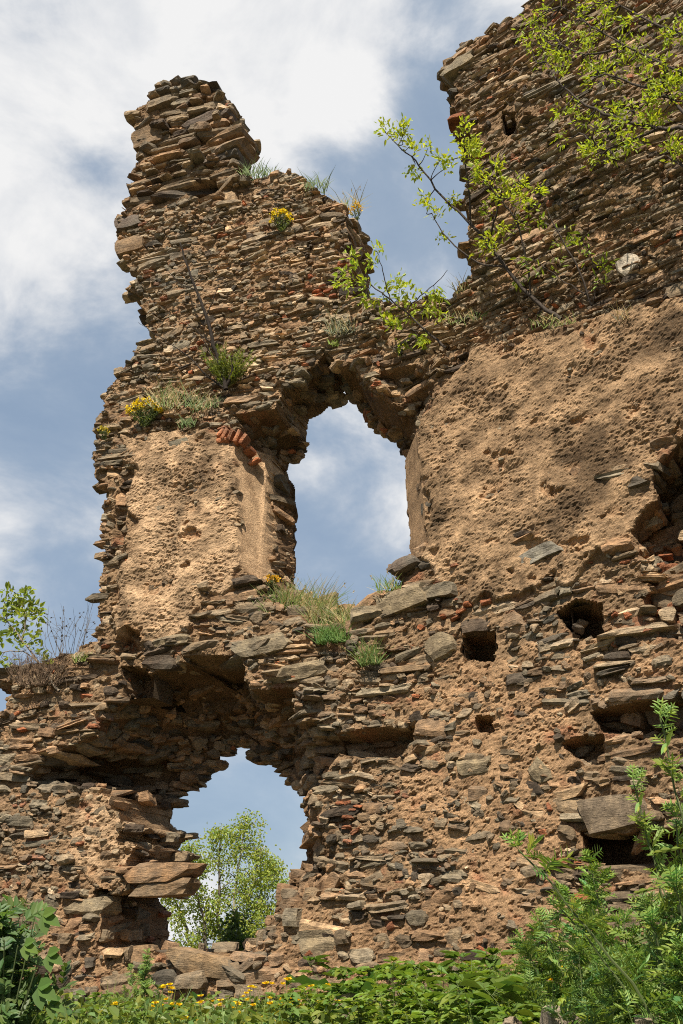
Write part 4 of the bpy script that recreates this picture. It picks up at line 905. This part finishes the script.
def burdock():
    b, h = stand(352, 985, 7.6); root = tag(empty('burdock', b), 'low plant with very large dark green leaves at the middle of the lower edge', 'plant'); lf = None
    for k, (dx, dy, ez, L) in enumerate([(-.30, -.10, .26, .38), (.22, -.12, .30, .34), (.0, -.25, .22, .34), (.34, .1, .36, .30)]):
        m = MB(); d = unit([dx, dy, .10]); s = unit(np.cross(d, [0, 0, 1])); n = 9; rows = []
        for i in range(n):
            t = i / (n - 1); w = L * .42 * math.sin(math.pi * min(1, t * .93 + .09)) ** .7 + .004
            c = np.array([dx * .35, dy * .35, ez + h * .3]) + d * L * t + np.array([0, 0, .10 * t - .22 * t * t]) * L
            for q in (-1, -.5, 0, .5, 1): rows.append(c + s * w * q + np.array([0, 0, abs(q) * .10 * L + .02 * math.sin(t * 17 + q * 5)]))
        Q = [(i * 5 + q, i * 5 + q + 1, i * 5 + q + 6, i * 5 + q + 5) for i in range(n - 1) for q in range(4)]
        m.add(rows, Q, vary((.05, .10, .028), len(rows), .12)); m.tube([(0, 0, 0), (dx * .2, dy * .2, ez * .7), rows[2]], [.008, .007, .005], 6, (.12, .15, .06)); m.build('leaf', M_LEAF, root, True)
burdock()
# buttercups
def buttercup_proto(h):
    st = MB(); fo = MB(); pes = []
    for q in range(2):
        pe = MB(); pes.append(('flower', pe, M_PETAL))
        tip = np.array([rng.normal(0, .10) * (q + .3), rng.normal(0, .1), h * (1 - .22 * q)]); P = smooth_path([(0, 0, 0), tip * .55 + rng.normal(0, .02, 3), tip], 3); st.tube(P, np.linspace(.0035, .002, len(P)), 4, (.13, .18, .05))
        n = 5; an = np.arange(n) * 2 * math.pi / n + rng.uniform(0, 1); d = np.stack([np.cos(an), np.sin(an) * .8 - .25, np.full(n, .35)], 1) + np.array([0, 0, 0]) ; d[:, 2] += -.5 * d[:, 1]; leaves(pe, np.repeat(tip[None], n, 0), d, [0, -.4, 1], .034, .034, vary((.70, .46, .01), n, .1, .04), .15)
    for k in range(24):
        a = tip * rng.uniform(.05, .85); frond(fo, a + rng.normal(0, .03, 3), np.array([rng.normal(), rng.normal() - .2, .5]), rng.uniform(.06, .13), (.13, .19, .035), 3, .6, .34)
    return Proto([('stem', st, M_GRASS), ('foliage', fo, M_LEAF)] + pes)
BP = [buttercup_proto(.5), buttercup_proto(.42), buttercup_proto(.55), buttercup_proto(.47)]
rb = np.random.default_rng(5)
for k in range(72):
    px = rb.uniform(165, 335) if k < 68 else rb.uniform(540, 570); py = rb.uniform(972, 1022) if k < 68 else rb.uniform(955, 965); y = rb.uniform(6.6, 8.4) if k < 68 else 6.2
    b, h = stand(px, py, y); BP[k % 4].place('buttercup', 'yellow flowered buttercup in the patch below the arch' if k < 68 else 'lone yellow flower among the green weeds right of centre', 'flower', 'buttercups below the arch' if k < 68 else 'lone yellow flowers right of centre', b, rb.uniform(0, 6.3), h / .5 * .95)
# ground cover that nobody could count
def ground_cover():
    g_ = MB(); n = 7600; x = rng.uniform(-4.8, 5.0, n); y = rng.uniform(4.2, 10.2, n); k = (np.abs(x) < y * .55); x, y = x[k], y[k]; z = ground_z(x, y); n = len(x)
    hh = rng.uniform(.08, .30, n) * (.6 + .8 * (y < 9)); b = np.stack([x, y, z], 1); d = unit(rng.normal(0, .35, (n, 3)) + np.array([0, 0, 1])); s = unit(np.cross(d, rng.normal(size=(n, 3)))) * .006
    mid = b + d * hh[:, None] * .6; tip = b + d * hh[:, None] + rng.normal(0, .05, (n, 3)); V = np.stack([b - s, b + s, mid + s * .8, mid - s * .8, tip + s * .1, tip - s * .1], 1).reshape(-1, 3); q = (np.arange(n) * 6)[:, None]
    g_.add(V, np.concatenate([q + np.array([[0, 1, 2, 3]]), q + np.array([[3, 2, 4, 5]])]), np.repeat(vary((.15, .19, .05), n, .35, .16), 6, 0))
    m = 23000; x = rng.uniform(-4.8, 5.0, m); y = rng.uniform(4.2, 9.9, m); k = (np.abs(x) < y * .55); x, y = x[k], y[k]; m = len(x); z = ground_z(x, y) + rng.uniform(.02, .30, m) * (y < 9.3) + .02
    leaves(g_, np.stack([x, y, z], 1), unit(rng.normal(0, 1, (m, 3)) * np.array([1, 1, .5]) + np.array([0, 0, .2])), rdir(m, 2.0), rng.uniform(.04, .10, m), rng.uniform(.025, .06, m), vary((.15, .20, .045), m, .35, .14), .2, .15)
    o = g_.build('ground_cover', M_LEAF); tag(o, 'low mixed grass and leaves growing along the foot of the ruin', 'ground cover', None, 'stuff')
ground_cover()
def rock(px, py, y, w, h, col, label):
    p = at(px, py, y); sc = ((p - CAM) @ FW) / F
    V, Q, C = stones([(0, 0, 0, w / 2 * sc, w / 2 * sc * .8, h / 2 * sc, random.uniform(-.4, .4), .15, .1, *col, 1.55)], int(px))
    o = mesh_np('rock', V, Q.ravel(), np.full(len(Q), 4), M_STONE, None, C, False); o.location = p; tag(o, label, 'rock')
    g = float(ground_z(p[0], p[1])); me = o.data
    lo = V[:, 2].min() + p[2] - g
    if lo > 0:                       # let it stand on the ground
        for v in me.vertices:
            if v.co.z < -.2 * h / 2 * sc: v.co.z -= (lo + .03) * min(1, -v.co.z / (h / 2 * sc))
rock(572, 1032, 4.3, 56, 50, (.42, .35, .26), 'pale stone lying among the weeds under the feathery herbs')
rock(512, 1042, 4.5, 56, 50, (.42, .33, .24), 'flat tan stone at the lower edge among the broad leaved weeds')
rock(668, 1042, 3.9, 56, 50, (.36, .30, .22), 'half hidden stone in the lower right corner')
rock(343, 1002, 7.4, 30, 18, (.36, .29, .20), 'small pale rock beside the buttercup patch')


# ------------------------------------------------------------------ light, sky
SUN_EL, SUN_AZ = R(53), R(14)           # azimuth: left of straight behind the camera
sd = np.array([-math.sin(SUN_AZ) * math.cos(SUN_EL), -math.cos(SUN_AZ) * math.cos(SUN_EL), math.sin(SUN_EL)])
sl = bpy.data.lights.new('sun', 'SUN'); sl.energy = 5.0; sl.angle = R(0.5); sl.color = (1.0, 0.92, 0.78)
so = bpy.data.objects.new('sun', sl); link(so); so.rotation_euler = Vector(sd).to_track_quat('Z', 'Y').to_euler()
w = bpy.data.worlds.new('World'); scene.world = w; w.use_nodes = True
nt = w.node_tree; nt.nodes.clear()
class WN(N):
    def __init__(s, t): s.t = t
g = WN(nt)
sky = g.n('ShaderNodeTexSky', sky_type='NISHITA'); sky.sun_disc = False; sky.sun_elevation = SUN_EL; sky.sun_rotation = math.pi + SUN_AZ
sky.air_density = 1.0; sky.dust_density = 0.35; sky.ozone_density = 1.0
tc = g.n('ShaderNodeTexCoord')
mp = g.n('ShaderNodeMapping'); g.l(tc, 'Generated', mp, 'Vector'); mp.inputs['Scale'].default_value = (1.0, 1.0, 1.5)
mp.inputs['Rotation'].default_value = (0, R(-12), 0)
n1 = noise(g, mp, 5.0, 10, 0.58, 0.3); n2 = noise(g, mp, 1.6, 4, 0.5, 0.3); n3 = noise(g, mp, 5.0, 9, 0.58, 0.3)
acc = g.n('ShaderNodeMath', operation='MULTIPLY_ADD', i={1: 1.35, 2: -0.67}); g.l(n1, 'Fac', acc, 0)
def blob(px, py, r0, r1, amt, acc):
    d = ray(px, py); d /= np.linalg.norm(d)
    dp = g.n('ShaderNodeVectorMath', operation='DOT_PRODUCT'); nv = g.n('ShaderNodeVectorMath', operation='NORMALIZE'); g.l(tc, 'Generated', nv, 0)
    g.l(nv, 0, dp, 0); dp.inputs[1].default_value = d
    mr = g.n('ShaderNodeMapRange', interpolation_type='SMOOTHSTEP', i={1: math.cos(R(r1)), 2: math.cos(R(r0)), 3: 0.0, 4: amt}); g.l(dp, 'Value', mr, 0)
    ad = g.n('ShaderNodeMath', operation='ADD'); g.l(acc, 0, ad, 0); g.l(mr, 0, ad, 1); return ad
BLOBS = [(60,20,5,16,.22),(250,30,3,10,.20),(350,50,1,6,.22),(40,180,3,13,.15),(30,420,2,14,.06),(345,440,2,9,.05),(330,560,1,6,.0),(150,120,1,8,.0),(30,600,1,7,.03),(185,900,1,3.2,.30),(230,810,1,5,.02),(280,760,0,2,.05),(420,230,3,11,-.14),(450,60,1,5,-.12),(115,125,0,4,-.12),(170,230,1,8,-.10),(250,860,3,7,-.10),(100,560,1,6,-.05)]
for b in BLOBS: acc = blob(*b, acc)
mask = g.n('ShaderNodeMapRange', interpolation_type='SMOOTHSTEP', i={1: -0.06, 2: 0.34, 3: 0.24, 4: 1.0}); g.l(acc, 0, mask, 0)
sc0 = g.n('ShaderNodeVectorMath', operation='SCALE', i={3: 0.075}); g.l(sky, 'Color', sc0, 0); sc1 = mixc(g, 'MIX', 0.68, (sc0, 0), (0.22, 0.325, 0.46)); sc_ = g.n('ShaderNodeVectorMath', operation='SCALE', i={3: 1.0}); g.l(sc1, 2, sc_, 0)
cc = g.n('ShaderNodeValToRGB'); ramp(cc, [(0.25, (0.34, 0.375, 0.45)), (0.48, (0.50, 0.525, 0.565)), (0.80, (0.70, 0.70, 0.70))]); ca = g.n('ShaderNodeMath', operation='MULTIPLY_ADD', i={1: .55, 2: 0.0}); g.l(acc, 0, ca, 0); cb = g.n('ShaderNodeMath', operation='ADD'); g.l(n3, 'Fac', cb, 0); g.l(ca, 0, cb, 1); g.l(cb, 0, cc, 'Fac')
mx = mixc(g, 'MIX', (mask, 0), (sc_, 0), (cc, 'Color'))
bg = g.n('ShaderNodeBackground', i={'Strength': 0.72}); g.l(mx, 2, bg, 'Color')
wo = g.n('ShaderNodeOutputWorld'); g.l(bg, 0, wo, 'Surface')
vs = scene.view_settings; vs.view_transform = 'Standard'; vs.look = 'None'; vs.exposure = 0.82; vs.gamma = 1.0; vs.use_curve_mapping = False
scene.render.engine = 'CYCLES'
scene.cycles.max_bounces = 6; scene.cycles.diffuse_bounces = 3; scene.cycles.transparent_max_bounces = 4
scene.cycles.use_denoising = False; scene.cycles.pixel_filter_type = 'BLACKMAN_HARRIS'; scene.cycles.filter_width = 1.05
